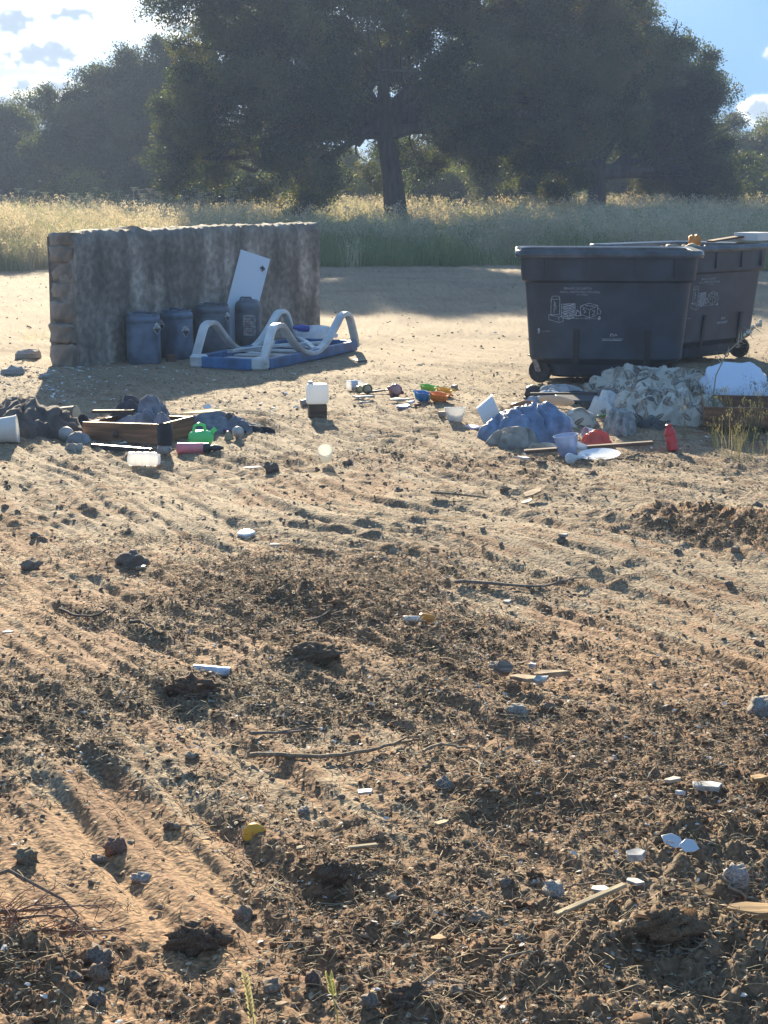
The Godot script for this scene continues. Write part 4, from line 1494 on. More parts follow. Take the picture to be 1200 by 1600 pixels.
func cup_profile(r0: float, r1: float, h: float, wall := 0.003) -> Array:
	return [[r0 * 0.9, 0.0], [r0, 0.004], [r1, h - 0.006], [r1 + wall * 1.4, h - 0.004], [r1 + wall * 1.4, h], [r1 - wall, h], [r0 - wall, 0.008], [r0 * 0.5, 0.007]]

func slab(called: String, label: String, category: String, size: Vector3, m: Material, at: Transform3D, bev := 0.003) -> MeshInstance3D:
	var s := Shape.new()
	s.box(size, Vector3.ZERO, bev)
	var o := put(s, called, m, self, at)
	tag(o, label, category)
	return o

func shard(called: String, label: String, category: String, at: Vector2, size: Vector3, m: Material, sd: int, tilt := Vector3(8, 0, 0), lift := 0.012, sides := 6, group := "") -> MeshInstance3D:
	# irregular broken plate
	var r := RandomNumberGenerator.new()
	r.seed = sd
	var s := Shape.new()
	var lo := []
	var mid := []
	var hi := []
	for k in sides:
		var a := TAU * k / sides + r.randf_range(-0.35, 0.35)
		var p := Vector3(cos(a) * size.x * 0.5, 0, sin(a) * size.z * 0.5) * r.randf_range(0.75, 1.12)
		var wob := size.y * r.randf_range(-0.3, 0.3)
		lo.append(p * 0.96 + Vector3(0, -size.y * 0.5 + wob, 0))
		mid.append(p + Vector3(0, size.y * 0.3 + wob, 0))
		hi.append(p * 0.95 + Vector3(0, size.y * 0.5 + wob, 0))
	s.loft([lo, mid, hi], true, true, true, 20.0)
	var o := put(s, called, m, self, xf(on(at, lift + 0.004), Vector3(tilt.x * (1.0 if absf(tilt.x) > 15.0 else -0.35), tilt.y, tilt.z)))
	tag(o, label, category, group)
	return o

func stone_at(label: String, at: Vector2, size: Vector3, c: Color, sd: int):
	var s := Shape.new()
	s.blob(size, noise(0.9, 3, sd), 0.7, Vector3(sd % 13, 2, 0), 9, 13, false, 0.92)
	var o := put(s, "stone", mat("stone_%d" % int(c.r * 1000), c, 0.95, {"tex": "grain", "scale": 5.0}), self, xf(on(at, size.y * 0.22), Vector3(0, sd * 37, 0)))
	tag(o, label, "stone", "stones on the dirt")

func clod_thing(label: String, at: Vector2, size: Vector3, c: Color, sd: int):
	# a clump of turned soil: crumbs and roots stuck together
	var r := RandomNumberGenerator.new()
	r.seed = sd
	var t := thing("soil_clump", label, "soil clump", on(at), 0.0, "clumps of turned soil")
	var m := mat("clump_%d" % int(c.r * 1000), c, 0.97, {"tex": "grain", "scale": 7.0})
	var s := Shape.new()
	s.blob(size, noise(1.6, 4, sd), 0.9, Vector3(sd % 7, 1, 0), 14, 20)
	put(s, "core", m, t, xf(Vector3(0, size.y * 0.25, 0)))
	var q := Shape.new()
	for k in 22:
		var d := Vector3(r.randfn(0, 1), absf(r.randfn(0, 1)), r.randfn(0, 1)).normalized()
		q.t = xf(Vector3(d.x * size.x, d.y * size.y, d.z * size.z) * 0.46 + Vector3(0, size.y * 0.22, 0), Vector3(r.randf() * 360, r.randf() * 360, 0))
		var b := size.x * r.randf_range(0.10, 0.24)
		q.blob(Vector3(b, b * 0.8, b * 0.9), n_mid, 0.5, d * 5.0, 5, 7)
	var cr := put(q, "crumbs", m, t)
	cr.set_meta("kind", "stuff")

func twig(label: String, pts2: Array, r0: float, sd: int, shoots := 2, c := Color(0.20, 0.145, 0.095), rise := 0.012, called := "stick"):
	var r := RandomNumberGenerator.new()
	r.seed = sd
	var base := on(pts2[0])
	var t := thing(called, label, "stick", base, 0.0, "sticks on the dirt")
	var m := mat("twig_%d" % int(c.r * 1000), c, 0.9, {"tex": "streak", "scale": 6.0})
	var pts := []
	for k in pts2.size() - 1:
		for q in 4:
			var p: Vector2 = Vector2(pts2[k]).cubic_interpolate(pts2[k + 1], pts2[maxi(k - 1, 0)], pts2[mini(k + 2, pts2.size() - 1)], q / 4.0)
			p += Vector2(r.randfn(0, 1), r.randfn(0, 1)) * 0.004
			pts.append(on(p, rise + r0 * 0.8 + 0.008 * sin(k * 2.0 + q)) - base)
	# a stick is stiff: it bridges the hollows
	for pass_no in 6:
		for k in range(1, pts.size() - 1):
			pts[k].y = maxf(pts[k].y - 0.004, lerpf(pts[k].y, (pts[k - 1].y + pts[k + 1].y) * 0.5, 0.8))
	var rad := []
	for k in pts.size():
		rad.append(r0 * lerpf(1.0, 0.45, float(k) / pts.size()))
	var s := Shape.new()
	s.tube(pts, rad, 7)
	put(s, "stem", m, t)
	for k in shoots:
		var i := 3 + r.randi() % maxi(pts.size() - 4, 1)
		var p: Vector3 = pts[mini(i, pts.size() - 2)]
		var d := (pts[mini(i + 1, pts.size() - 1)] as Vector3) - p
		var a := r.randf_range(-0.8, 0.8)
		var e := d.normalized().rotated(Vector3.UP, a) * r.randf_range(0.05, 0.16)
		var b := Shape.new()
		b.tube([p, p + e * 0.5 + Vector3(0, 0.012, 0), p + e + Vector3(0, 0.004, 0)], [r0 * 0.5, r0 * 0.4, r0 * 0.2], 5)
		put(b, "shoot", m, t)

func drawer(label: String, at: Vector3, turn: float, w: float, d: float, h: float, wood: Material, roll := 0.0, knob := true) -> Node3D:
	var t := thing("drawer", label, "drawer", at, turn)
	t.rotation.z = deg_to_rad(roll)
	var th := 0.018
	var inner := mat("drawer_inner", Color(0.44, 0.35, 0.24), 0.8, {"tex": "wood", "scale": 2.0})
	var rows := [["front_board", Vector3(w, h, th), Vector3(0, h / 2, d / 2), wood], ["back_board", Vector3(w - 0.04, h * 0.9, th), Vector3(0, h * 0.45, -d / 2), wood], ["side_board", Vector3(th, h * 0.94, d - th - 0.003), Vector3(-w / 2 + th / 2 + 0.004, h * 0.47, 0), wood], ["side_board", Vector3(th, h * 0.94, d - th - 0.003), Vector3(w / 2 - th / 2 - 0.004, h * 0.47, 0), wood], ["bottom", Vector3(w - 0.05, 0.006, d - 0.03), Vector3(0, 0.012, 0), inner]]
	for q in rows:
		var s := Shape.new()
		s.box(q[1], q[2], 0.003)
		put(s, q[0], q[3], t)
	if knob:
		var k := Shape.new()
		k.lathe([[0.008, 0.0], [0.009, 0.012], [0.022, 0.02], [0.021, 0.03], [0.01, 0.034]], 14)
		put(k, "knob", mat("knob", Color(0.09, 0.06, 0.04), 0.5), t, xf(Vector3(-0.02, h * 0.5, d / 2 + th / 2), Vector3(90, 0, 0)))
	return t

# ---------------------------------------------------------------- rubbish heaped before the bins
func build_bin_rubbish():
	var leafy := mat("leafy", Color(1, 1, 1), 0.95, {"tex": "leafy", "scale": 1.35, "rim": 0.3})
	pile("quilt", "leaf patterned beige quilt heaped against the foot of the nearer bin", "quilt", Vector2(2.054, -12.109), 0.42, 0.26, 0.21, leafy, 811, {"fold": 0.4})
	pile("quilt", "leaf patterned quilt spread in front of the white pillow", "quilt", Vector2(1.941, -10.612), 0.44, 0.34, 0.22, leafy, 812, {"fold": 0.45, "turn": -15.0})
	pile("quilt", "small leaf patterned blanket bundle beside the white pillow", "quilt", Vector2(2.475, -12.109), 0.20, 0.18, 0.17, leafy, 813, {"fold": 0.6})
	pile("cushion", "small leaf patterned cushion lying behind the blue bag", "cushion", Vector2(1.314, -10.343), 0.14, 0.11, 0.11, leafy, 814, {"fold": 0.3, "ragged": 0.2})
	var s := Shape.new()
	s.blob(Vector3(0.47, 0.16, 0.36), noise(0.9, 3, 815), 0.22, Vector3(4, 4, 4), 14, 26, false, 0.55)
	var o := put(s, "pillow", mat("pillow", Color(0.60, 0.66, 0.76), 0.9, {"rim": 0.3}), self, xf(on(Vector2(2.613, -11.365), 0.15), Vector3(38, 4, 2)))
	tag(o, "plump white pillow leaning behind the wooden drawer", "pillow")
	var wood := mat("drawer_wood", Color(0.36, 0.165, 0.075), 0.55, {"tex": "wood", "scale": 1.4})
	drawer("dark brown wooden drawer among weeds at the right edge", on(Vector2(2.489, -10.343), 0.02), -9.0, 0.66, 0.72, 0.13, mat("drawer_dark", Color(0.26, 0.115, 0.06), 0.5, {"tex": "wood", "scale": 1.4}), 0.0, false)
	# bags and clothes
	var bluebag := mat("blue_bag", Color(0.22, 0.30, 0.45), 0.42, {"tex": "mottle", "scale": 2.2, "back": Color(0.3, 0.35, 0.5)})
	pile("rubbish_bag", "full blue grey rubbish bag in front of the bin's castor", "bag", Vector2(0.921, -9.844), 0.27, 0.18, 0.20, bluebag, 821, {"fold": 0.6, "plateau": 2.6, "ragged": 0.25, "round": 0.55})
	pile("cloth_strip", "grey beige cloth wrapped round the foot of the blue bag", "cloth", Vector2(0.821, -9.586), 0.17, 0.10, 0.12, cloth("beige_grey", Color(0.36, 0.33, 0.28)), 822, {"fold": 0.7})
	var film := milky("bag_white", Color(0.62, 0.65, 0.64))
	pile("plastic_bag", "crumpled whitish plastic bag behind the flat dark tray", "bag", Vector2(1.584, -10.768), 0.15, 0.12, 0.15, film, 823, {"fold": 0.6, "ragged": 0.6})
	pile("plastic_bag", "dirty grey plastic bag beside the front quilt", "bag", Vector2(1.551, -10.005), 0.10, 0.12, 0.16, mat("bag_grey", Color(0.33, 0.34, 0.32), 0.4, {"tex": "mottle", "scale": 5.0, "back": Color(0.3, 0.3, 0.3)}), 824, {"fold": 0.5, "plateau": 3.0})
	pile("plastic_bag", "bright red plastic bag under the long thin plank", "bag", Vector2(1.342, -9.586), 0.115, 0.08, 0.10, mat("red_bag", Color(0.62, 0.09, 0.055), 0.4, {"back": Color(0.6, 0.3, 0.25)}), 825, {"fold": 0.6})
	pile("garment", "light blue cloth lying in front of the bin", "clothes", Vector2(1.245, -11.507), 0.14, 0.12, 0.09, cloth("light_blue", Color(0.46, 0.53, 0.62)), 826, {"fold": 0.6})
	pile("garment", "black garment beside the light blue cloth", "clothes", Vector2(1.447, -11.579), 0.14, 0.10, 0.08, cloth("black_cloth", Color(0.03, 0.03, 0.034)), 827, {"fold": 0.6})
	pile("garment", "lavender cloth between the patterned quilts", "clothes", Vector2(1.858, -11.507), 0.14, 0.10, 0.11, cloth("lavender", Color(0.40, 0.34, 0.60)), 828, {"fold": 0.6})
	pile("garment", "pale cloth scrap left of the quilt heap", "clothes", Vector2(1.622, -11.725), 0.12, 0.10, 0.08, cloth("khaki", Color(0.30, 0.27, 0.21)), 829, {"fold": 0.6})
	pile("garment", "dark grey bundle behind the red can", "clothes", Vector2(1.765, -10.228), 0.16, 0.10, 0.09, cloth("charcoal", Color(0.08, 0.085, 0.085)), 830, {"fold": 0.6})
	pile("garment", "pale grey jumper lying before the foot of the nearer bin", "clothes", Vector2(1.354, -11.876), 0.19, 0.13, 0.10, cloth("pale_grey", Color(0.42, 0.42, 0.43)), 831, {"fold": 0.6})
	pile("garment", "brown grey trousers between the tray and the quilt heap", "clothes", Vector2(1.645, -11.365), 0.18, 0.11, 0.11, cloth("brown_grey", Color(0.17, 0.15, 0.13)), 832, {"fold": 0.6})
	pile("plastic_bag", "small white plastic bag left of the leaf patterned cushion", "bag", Vector2(1.171, -10.228), 0.10, 0.07, 0.08, film, 833, {"fold": 0.6, "ragged": 0.6})
	pile("garment", "cream cloth scrap at the left foot of the blue bag", "clothes", Vector2(0.975, -9.389), 0.10, 0.05, 0.05, cloth("rag_cream", Color(0.46, 0.40, 0.31)), 834, {"fold": 0.6})
	# flat dark tray and slats
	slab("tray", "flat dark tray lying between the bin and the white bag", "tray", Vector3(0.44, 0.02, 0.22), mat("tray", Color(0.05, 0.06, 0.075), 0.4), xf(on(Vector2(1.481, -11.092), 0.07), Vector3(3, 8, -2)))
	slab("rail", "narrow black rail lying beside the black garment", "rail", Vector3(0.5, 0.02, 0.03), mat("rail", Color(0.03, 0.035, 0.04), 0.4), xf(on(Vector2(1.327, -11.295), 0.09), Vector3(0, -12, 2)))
	slab("plank", "long thin plank lying across the red bag", "plank", Vector3(0.80, 0.022, 0.035), mat("plank_grey", Color(0.24, 0.16, 0.115), 0.8, {"tex": "wood", "scale": 3.0}), xf(on(Vector2(1.249, -9.246), 0.075), Vector3(4, 6, 3)))
	# bowls, plates and bottles
	var plate := [[0.05, 0.0], [0.07, 0.004], [0.125, 0.016], [0.128, 0.02], [0.12, 0.019], [0.068, 0.008], [0.02, 0.007]]
	vessel("plate", "white plate tipped up behind the blue bag", "plate", plate, mat("china", Color(0.66, 0.67, 0.68), 0.25), xf(on(Vector2(1.196, -10.612), 0.10), Vector3(-22, 0, -8)), 28)
	vessel("plate", "white plate lying flat at the front of the heap", "plate", plate, mat("china", Color(0.66, 0.67, 0.68), 0.25), xf(on(Vector2(1.290, -9.084), 0.012), Vector3(6, 0, 4)), 28)
	var clear := mat("clear_blue", Color(0.30, 0.40, 0.60, 0.55), 0.15)
	vessel("tub", "clear blue plastic tub at the front of the heap", "tub", cup_profile(0.055, 0.075, 0.13), clear, xf(on(Vector2(1.119, -9.199), 0.0), Vector3(0, 0, 9)))
	var glass := mat("clear_glass", Color(0.75, 0.82, 0.86, 0.4), 0.08)
	vessel("glass_jar", "clear glass jar lying on the front plate", "jar", [[0.03, 0.0], [0.034, 0.005], [0.034, 0.075], [0.028, 0.09], [0.028, 0.1], [0.024, 0.1], [0.024, 0.09], [0.03, 0.07], [0.03, 0.01], [0.01, 0.008]], glass, xf(on(Vector2(1.230, -9.246), 0.05), Vector3(0, 0, 70)))
	vessel("light_bulb", "glass bulb lying in front of the clear blue tub", "bulb", [[0.01, 0.0], [0.014, 0.004], [0.014, 0.03], [0.02, 0.045], [0.032, 0.065], [0.033, 0.08], [0.025, 0.096], [0.008, 0.104]], glass, xf(on(Vector2(1.171, -8.995), 0.03), Vector3(0, 20, 95)))
	vessel("basin", "white plastic basin on its side left of the blue bag", "basin", cup_profile(0.085, 0.115, 0.13, 0.003), milky("basin", Color(0.68, 0.72, 0.74)), xf(on(Vector2(0.647, -10.115), 0.10), Vector3(0, 0, -64)))
	vessel("bowl", "milky plastic bowl standing alone left of the heap", "bowl", cup_profile(0.050, 0.072, 0.10, 0.003), milky("bowl_white", Color(0.70, 0.71, 0.70)), xf(on(Vector2(0.488, -10.461), 0.0), Vector3(-6, 0, 0)))
	vessel("lid", "flat lavender lid beside the white basin", "lid", [[0.06, 0.0], [0.066, 0.004], [0.066, 0.012], [0.06, 0.016], [0.02, 0.012]], plastic("lid_lav", Color(0.42, 0.42, 0.62)), xf(on(Vector2(0.583, -10.257), 0.004), Vector3(4, 0, 3)))
	slab("grey_block", "small dark grey block behind the milky bowl", "block", Vector3(0.06, 0.035, 0.05), mat("grey_block", Color(0.16, 0.16, 0.16), 0.8), xf(on(Vector2(0.409, -10.582), 0.02), Vector3(0, 10, 0)))
	vessel("bottle", "brown bottle lying behind the blue bag", "bottle", [[0.03, 0.0], [0.034, 0.006], [0.034, 0.11], [0.014, 0.15], [0.014, 0.18], [0.008, 0.182]], mat("brown_glass", Color(0.26, 0.09, 0.03), 0.2), xf(on(Vector2(0.902, -10.736), 0.05), Vector3(0, 24, -78)))
	var can := thing("drink_bottle", "red plastic bottle standing tilted among the weeds", "bottle", on(Vector2(1.778, -9.317), 0.0), 0.0)
	can.rotation_degrees = Vector3(-14, 0, 10)
	var b := Shape.new()
	b.lathe([[0.024, 0.0], [0.033, 0.006], [0.034, 0.03], [0.031, 0.04], [0.034, 0.05], [0.034, 0.085], [0.031, 0.092], [0.034, 0.10], [0.032, 0.125], [0.020, 0.145]], 20)
	put(b, "body", mat("red_plastic", Color(0.55, 0.035, 0.03), 0.35), can)
	b = Shape.new()
	b.lathe([[0.019, 0.145], [0.021, 0.147], [0.021, 0.165], [0.016, 0.168]], 16)
	put(b, "cap", mat("red_dark", Color(0.38, 0.03, 0.03), 0.4), can)
	# a black shoe under the castor
	var sh := thing("shoe", "black shoe lying below the bin's castor", "shoe", on(Vector2(1.140, -11.725)), 70.0)
	b = Shape.new()
	b.blob(Vector3(0.24, 0.10, 0.095), noise(0.8, 2, 841), 0.25, Vector3(2, 2, 0), 9, 16, false, 0.7)
	put(b, "upper", mat("shoe_black", Color(0.02, 0.02, 0.022), 0.6), sh, xf(Vector3(0, 0.055, 0)))
	b = Shape.new()
	b.box(Vector3(0.25, 0.022, 0.09), Vector3(0, 0.012, 0), 0.01)
	put(b, "sole", mat("shoe_sole", Color(0.06, 0.06, 0.062), 0.8), sh)
	shard("paper_sheet", "white paper sheet lying left of the basin and castor", "paper", Vector2(1.275, -10.960), Vector3(0.16, 0.004, 0.10), mat("paper", Color(0.66, 0.67, 0.67), 0.9), 851, Vector3(6, 20, 4), 0.06)
	shard("paper_sheet", "pale yellow wrapper between the basin and the brown bottle", "paper", Vector2(0.774, -10.831), Vector3(0.14, 0.004, 0.08), mat("wrapper", Color(0.50, 0.42, 0.26), 0.8), 852, Vector3(3, 20, 2), 0.01)
	vessel("mug", "white mug lying beside the grey plastic bag", "mug", cup_profile(0.032, 0.036, 0.085, 0.003), mat("china", Color(0.66, 0.67, 0.68), 0.25), xf(on(Vector2(1.362, -9.791), 0.03), Vector3(0, 30, 76)))
	shard("green_lid", "thin green lid under the whitish plastic bag", "lid", Vector2(1.505, -10.402), Vector3(0.13, 0.01, 0.09), plastic("green_lid", Color(0.16, 0.34, 0.10)), 853, Vector3(2, 0, 3), 0.035, 9)
	shard("white_stick", "white broken plastic strip in front of the blue bag", "plastic strip", Vector2(0.819, -8.972), Vector3(0.13, 0.012, 0.03), mat("stripwhite", Color(0.58, 0.55, 0.50), 0.6), 854, Vector3(0, -35, 2), 0.014)
	# weeds round the drawer and the red bottle
	var r := RandomNumberGenerator.new()
	r.seed = 3
	var xs := []
	var cs := []
	for k in 160:
		var px := Vector2(r.randf_range(1.55, 3.4), r.randf_range(-10.6, -8.95))
		if k % 3 == 0:
			px = Vector2(r.randf_range(2.5, 4.2), r.randf_range(-12.8, -10.4))
		if px.y < -9.4 and px.x < 1.85:
			px.y = -9.2
		if absf(px.x - 1.74) < 0.25 and px.y > -9.6:
			continue
		var sc := r.randf_range(0.18, 0.40)
		xs.append(Transform3D(Basis(Vector3.UP, r.randf() * TAU).scaled(Vector3(sc * 0.7, sc, sc * 0.7)), on(px)))
		cs.append(Color(0.09, 0.11, 0.05).lerp(Color(0.26, 0.22, 0.13), r.randf()))
	var wo := multi("weeds", tuft_mesh(510, 14, 0.85, 0.2, 0.35, 0.012), mats["grass"], xs, cs)
	tag(wo, "green and dry weeds growing round the drawer by the bins", "weeds")
	# a tall dead thistle leaning over the pillow
	var th := thing("dead_weed", "tall dry weed with pale seed head leaning before the turned bin", "weed", on(Vector2(2.384, -11.092)), 0.0)
	var dm := mat("dead_weed", Color(0.38, 0.31, 0.21), 0.9, {"back": Color(0.4, 0.35, 0.25)})
	b = Shape.new()
	b.tube([Vector3(0, 0, 0), Vector3(0.02, 0.25, 0), Vector3(0.09, 0.42, 0.02), Vector3(0.22, 0.54, 0.02), Vector3(0.30, 0.62, 0.03)], [0.006, 0.005, 0.0045, 0.004, 0.003], 5)
	put(b, "stem", dm, th)
	b = Shape.new()
	for k in 34:
		var f := r.randf()
		var p := Vector3(0.05, 0.34, 0.01).lerp(Vector3(0.29, 0.61, 0.03), f)
		var d := Vector3(r.randfn(0.3, 0.5), r.randfn(0.1, 0.5), r.randfn(0, 0.5)).normalized() * r.randf_range(0.05, 0.14)
		blade(b, p, d, r.randf_range(0.0, 0.03), 0.012, Vector3(r.randfn(0, 1), 0, r.randfn(0, 1)).normalized())
	put(b, "leaves", dm, th)
	b = Shape.new()
	for k in 10:
		b.t = xf(Vector3(0.22, 0.54, 0.02).lerp(Vector3(0.32, 0.64, 0.03), k / 9.0) + Vector3(r.randfn(0, 0.012), r.randfn(0, 0.01), r.randfn(0, 0.01)))
		b.blob(Vector3(0.026, 0.03, 0.026), n_mid, 0.4, Vector3(k, 0, 0), 4, 6)
	put(b, "seed_heads", mat("seed_pale", Color(0.6, 0.58, 0.48), 0.9, {"back": Color(0.5, 0.5, 0.4)}), th)

# ---------------------------------------------------------------- rubbish on the left
func build_left_rubbish():
	pile("garment", "heap of dark brown clothes at the left edge", "clothes", Vector2(-2.461, -10.115), 0.42, 0.30, 0.19, cloth("brown_black", Color(0.135, 0.11, 0.092)), 901, {"fold": 0.32})
	pile("garment", "dark trouser leg stretched out below the brown heap", "clothes", Vector2(-2.302, -9.844), 0.22, 0.09, 0.10, cloth("brown_dark", Color(0.10, 0.085, 0.078)), 902, {"fold": 0.35, "turn": -12.0})
	var blue := mat("blue_film", Color(0.03, 0.17, 0.50), 0.35, {"back": Color(0.2, 0.3, 0.6)})
	pile("plastic_bag", "bright blue plastic under the edge of the brown clothes", "bag", Vector2(-2.291, -10.115), 0.09, 0.09, 0.10, blue, 903, {"fold": 0.5})
	pile("plastic_bag", "pale blue plastic wrap beside the paint pot", "bag", Vector2(-2.228, -10.343), 0.10, 0.07, 0.07, mat("blue_pale", Color(0.25, 0.42, 0.62), 0.35, {"back": Color(0.3, 0.4, 0.5)}), 904, {"fold": 0.5})
	shard("cardboard_piece", "torn tan cardboard in front of the blue plastic", "cardboard", Vector2(-2.151, -9.897), Vector3(0.20, 0.006, 0.15), mat("card", Color(0.44, 0.31, 0.19), 0.9, {"tex": "mottle", "scale": 4.0}), 905, Vector3(16, 30, -10), 0.05)
	var pot := thing("paint_pot", "tan paint pot lying on its side behind the white ball", "pot", on(Vector2(-2.150, -10.343), 0.062), 0.0)
	pot.rotation_degrees = Vector3(0, -18, -84)
	var s := Shape.new()
	s.lathe([[0.052, -0.07], [0.058, -0.066], [0.062, 0.06], [0.064, 0.066], [0.06, 0.07], [0.056, 0.06], [0.05, -0.06], [0.02, -0.062]], 20)
	put(s, "body", mat("pot", Color(0.23, 0.15, 0.09), 0.6, {"tex": "mottle", "scale": 4.0}), pot)
	s = Shape.new()
	s.lathe([[0.02, 0.062], [0.052, 0.064], [0.059, 0.073], [0.03, 0.076]], 20)
	put(s, "lid", mat("pot_lid", Color(0.52, 0.44, 0.30), 0.6), pot)
	s = Shape.new()
	s.blob(Vector3(0.10, 0.10, 0.10), n_mid, 0.06, Vector3.ZERO, 12, 18)
	var o := put(s, "ball", plastic("ball_white", Color(0.52, 0.51, 0.48), 0.5), self, xf(on(Vector2(-2.031, -9.713), 0.045)))
	tag(o, "dirty white ball left of the wooden drawer", "ball")
	pile("rag", "grey and white patterned rag at the left corner of the drawer", "rag", Vector2(-1.934, -9.636), 0.09, 0.09, 0.08, cloth("rag_grey", Color(0.30, 0.29, 0.29)), 906, {"fold": 0.5})
	pile("rag", "crumpled cream rag in front of the drawer's left corner", "rag", Vector2(-1.900, -9.340), 0.065, 0.05, 0.05, cloth("rag_cream", Color(0.46, 0.40, 0.31)), 907, {"fold": 0.5})
	pile("sock", "black sock hanging over the left corner of the drawer", "sock", Vector2(-2.012, -10.171), 0.05, 0.05, 0.10, cloth("black_cloth", Color(0.03, 0.03, 0.034)), 908, {"fold": 0.5})
	vessel("bucket", "white plastic bucket on its side at the left edge", "bucket", cup_profile(0.07, 0.085, 0.20, 0.003), milky("bucket", Color(0.66, 0.66, 0.62)), xf(on(Vector2(-2.502, -9.536), 0.078), Vector3(0, 8, -86)))
	var wood := mat("drawer_wood", Color(0.36, 0.165, 0.075), 0.55, {"tex": "wood", "scale": 1.4})
	drawer("reddish brown wooden drawer full of grey clothes on the left", on(Vector2(-1.576, -9.844), 0.0), -24.0, 0.56, 0.46, 0.145, wood, 2.0)
	slab("drawer_rail", "black rail under the front edge of the clothes drawer", "rail", Vector3(0.44, 0.03, 0.03), mat("rail", Color(0.03, 0.035, 0.04), 0.4), xf(on(Vector2(-1.612, -9.317), 0.012), Vector3(0, -24, 0)))
	pile("garment", "light grey shirt bulging out of the clothes drawer", "clothes", Vector2(-1.508, -10.060), 0.14, 0.10, 0.25, cloth("shirt_grey", Color(0.24, 0.245, 0.275)), 911, {"fold": 0.35, "plateau": 2.8, "lift": 0.03})
	pile("garment", "dark grey clothes at the back of the clothes drawer", "clothes", Vector2(-1.687, -10.143), 0.14, 0.09, 0.24, cloth("shirt_dark", Color(0.085, 0.085, 0.095)), 912, {"fold": 0.35, "lift": 0.02})
	pile("garment", "pale blue grey jeans in the front of the clothes drawer", "clothes", Vector2(-1.605, -9.870), 0.16, 0.07, 0.19, cloth("jeans_pale", Color(0.26, 0.275, 0.31)), 913, {"fold": 0.35, "lift": 0.02})
	pile("garment", "light grey sleeve draped over the right rim of the drawer", "clothes", Vector2(-1.419, -9.791), 0.08, 0.07, 0.17, cloth("shirt_grey", Color(0.24, 0.245, 0.275)), 914, {"fold": 0.35, "lift": 0.02})
	slab("wood_strip", "dark wooden strip lying across the back of the drawer", "strip", Vector3(0.30, 0.02, 0.04), mat("strip_dark", Color(0.13, 0.09, 0.045), 0.7, {"tex": "wood", "scale": 3.0}), xf(on(Vector2(-1.778, -10.005), 0.15), Vector3(0, -18, 3)))
	var bb := thing("stuffed_sock", "black sock with a pale ball hanging before the drawer's right side", "sock", on(Vector2(-1.329, -9.199)), 0.0)
	s = Shape.new()
	s.tube([Vector3(0.0, 0.17, -0.01), Vector3(0.005, 0.12, 0.02), Vector3(0.0, 0.06, 0.02)], [0.045, 0.05, 0.045], 10)
	put(s, "cuff", cloth("black_cloth", Color(0.03, 0.03, 0.034)), bb)
	s = Shape.new()
	s.blob(Vector3(0.09, 0.07, 0.08), n_mid, 0.1, Vector3.ZERO, 10, 14)
	put(s, "pale_toe", cloth("toe_grey", Color(0.42, 0.42, 0.42)), bb, xf(Vector3(0.0, 0.032, 0.03)))
	# bright green jug with a handle
	var jug := thing("watering_jug", "small translucent green jug lying right of the drawer", "jug", on(Vector2(-1.145, -9.486)), 25.0)
	var green := mat("green_plastic", Color(0.10, 0.50, 0.22), 0.25, {"back": Color(0.4, 0.7, 0.45)})
	s = Shape.new()
	s.blob(Vector3(0.155, 0.10, 0.11), n_mid, 0.06, Vector3.ZERO, 12, 20, false, 0.7)
	put(s, "body", green, jug, xf(Vector3(0, 0.05, 0)))
	s = Shape.new()
	s.tube([Vector3(-0.045, 0.09, 0), Vector3(-0.04, 0.128, 0), Vector3(-0.01, 0.14, 0), Vector3(0.025, 0.128, 0), Vector3(0.03, 0.092, 0)], [0.010, 0.010, 0.010, 0.010, 0.010], 8)
	put(s, "handle", green, jug)
	s = Shape.new()
	s.lathe([[0.018, 0.0], [0.014, 0.04], [0.02, 0.05]], 10)
	put(s, "spout", green, jug, xf(Vector3(0.06, 0.07, 0), Vector3(0, 0, -50)))
	var pb := thing("bottle", "pink bottle with black cap lying in front of the drawer", "bottle", on(Vector2(-1.158, -9.199), 0.032), 0.0)
	pb.rotation_degrees = Vector3(0, -8, -88)
	s = Shape.new()
	s.lathe([[0.026, -0.1], [0.034, -0.094], [0.034, 0.06], [0.028, 0.075]], 18)
	put(s, "body", mat("pink_bottle", Color(0.68, 0.25, 0.28), 0.35, {"back": Color(0.5, 0.3, 0.3)}), pb)
	s = Shape.new()
	s.lathe([[0.030, 0.06], [0.031, 0.10], [0.016, 0.112], [0.016, 0.125], [0.022, 0.13], [0.018, 0.16], [0.006, 0.19]], 16)
	put(s, "cap", mat("cap_black", Color(0.025, 0.025, 0.028), 0.5), pb)
	pile("garment", "grey blue shirt on the ground right of the drawer", "clothes", Vector2(-1.117, -10.005), 0.24, 0.14, 0.13, cloth("shirt_blue", Color(0.20, 0.215, 0.25)), 921, {"fold": 0.35, "turn": 10.0, "ns": 56})
	pile("garment", "dark bundle at the right end of the grey blue shirt", "clothes", Vector2(-1.003, -10.005), 0.08, 0.08, 0.13, cloth("bundle", Color(0.11, 0.085, 0.075)), 922, {"fold": 0.35})
	shard("cardboard_piece", "yellowish cardboard sheet behind the grey blue shirt", "cardboard", Vector2(-1.267, -10.461), Vector3(0.32, 0.006, 0.22), mat("card_yellow", Color(0.52, 0.43, 0.27), 0.9, {"tex": "mottle", "scale": 4.0}), 923, Vector3(9, 15, 2), 0.05)
	shard("paper_sheet", "white paper scrap standing on the yellowish cardboard", "paper", Vector2(-1.242, -10.705), Vector3(0.07, 0.004, 0.05), mat("paper", Color(0.66, 0.67, 0.67), 0.9), 924, Vector3(40, 0, 0), 0.06)
	pile("garment", "flat black cloth at the right end of the left rubbish", "clothes", Vector2(-0.849, -9.978), 0.13, 0.06, 0.035, cloth("black_cloth", Color(0.03, 0.03, 0.034)), 925, {"fold": 0.5, "ragged": 0.8})
	s = Shape.new()
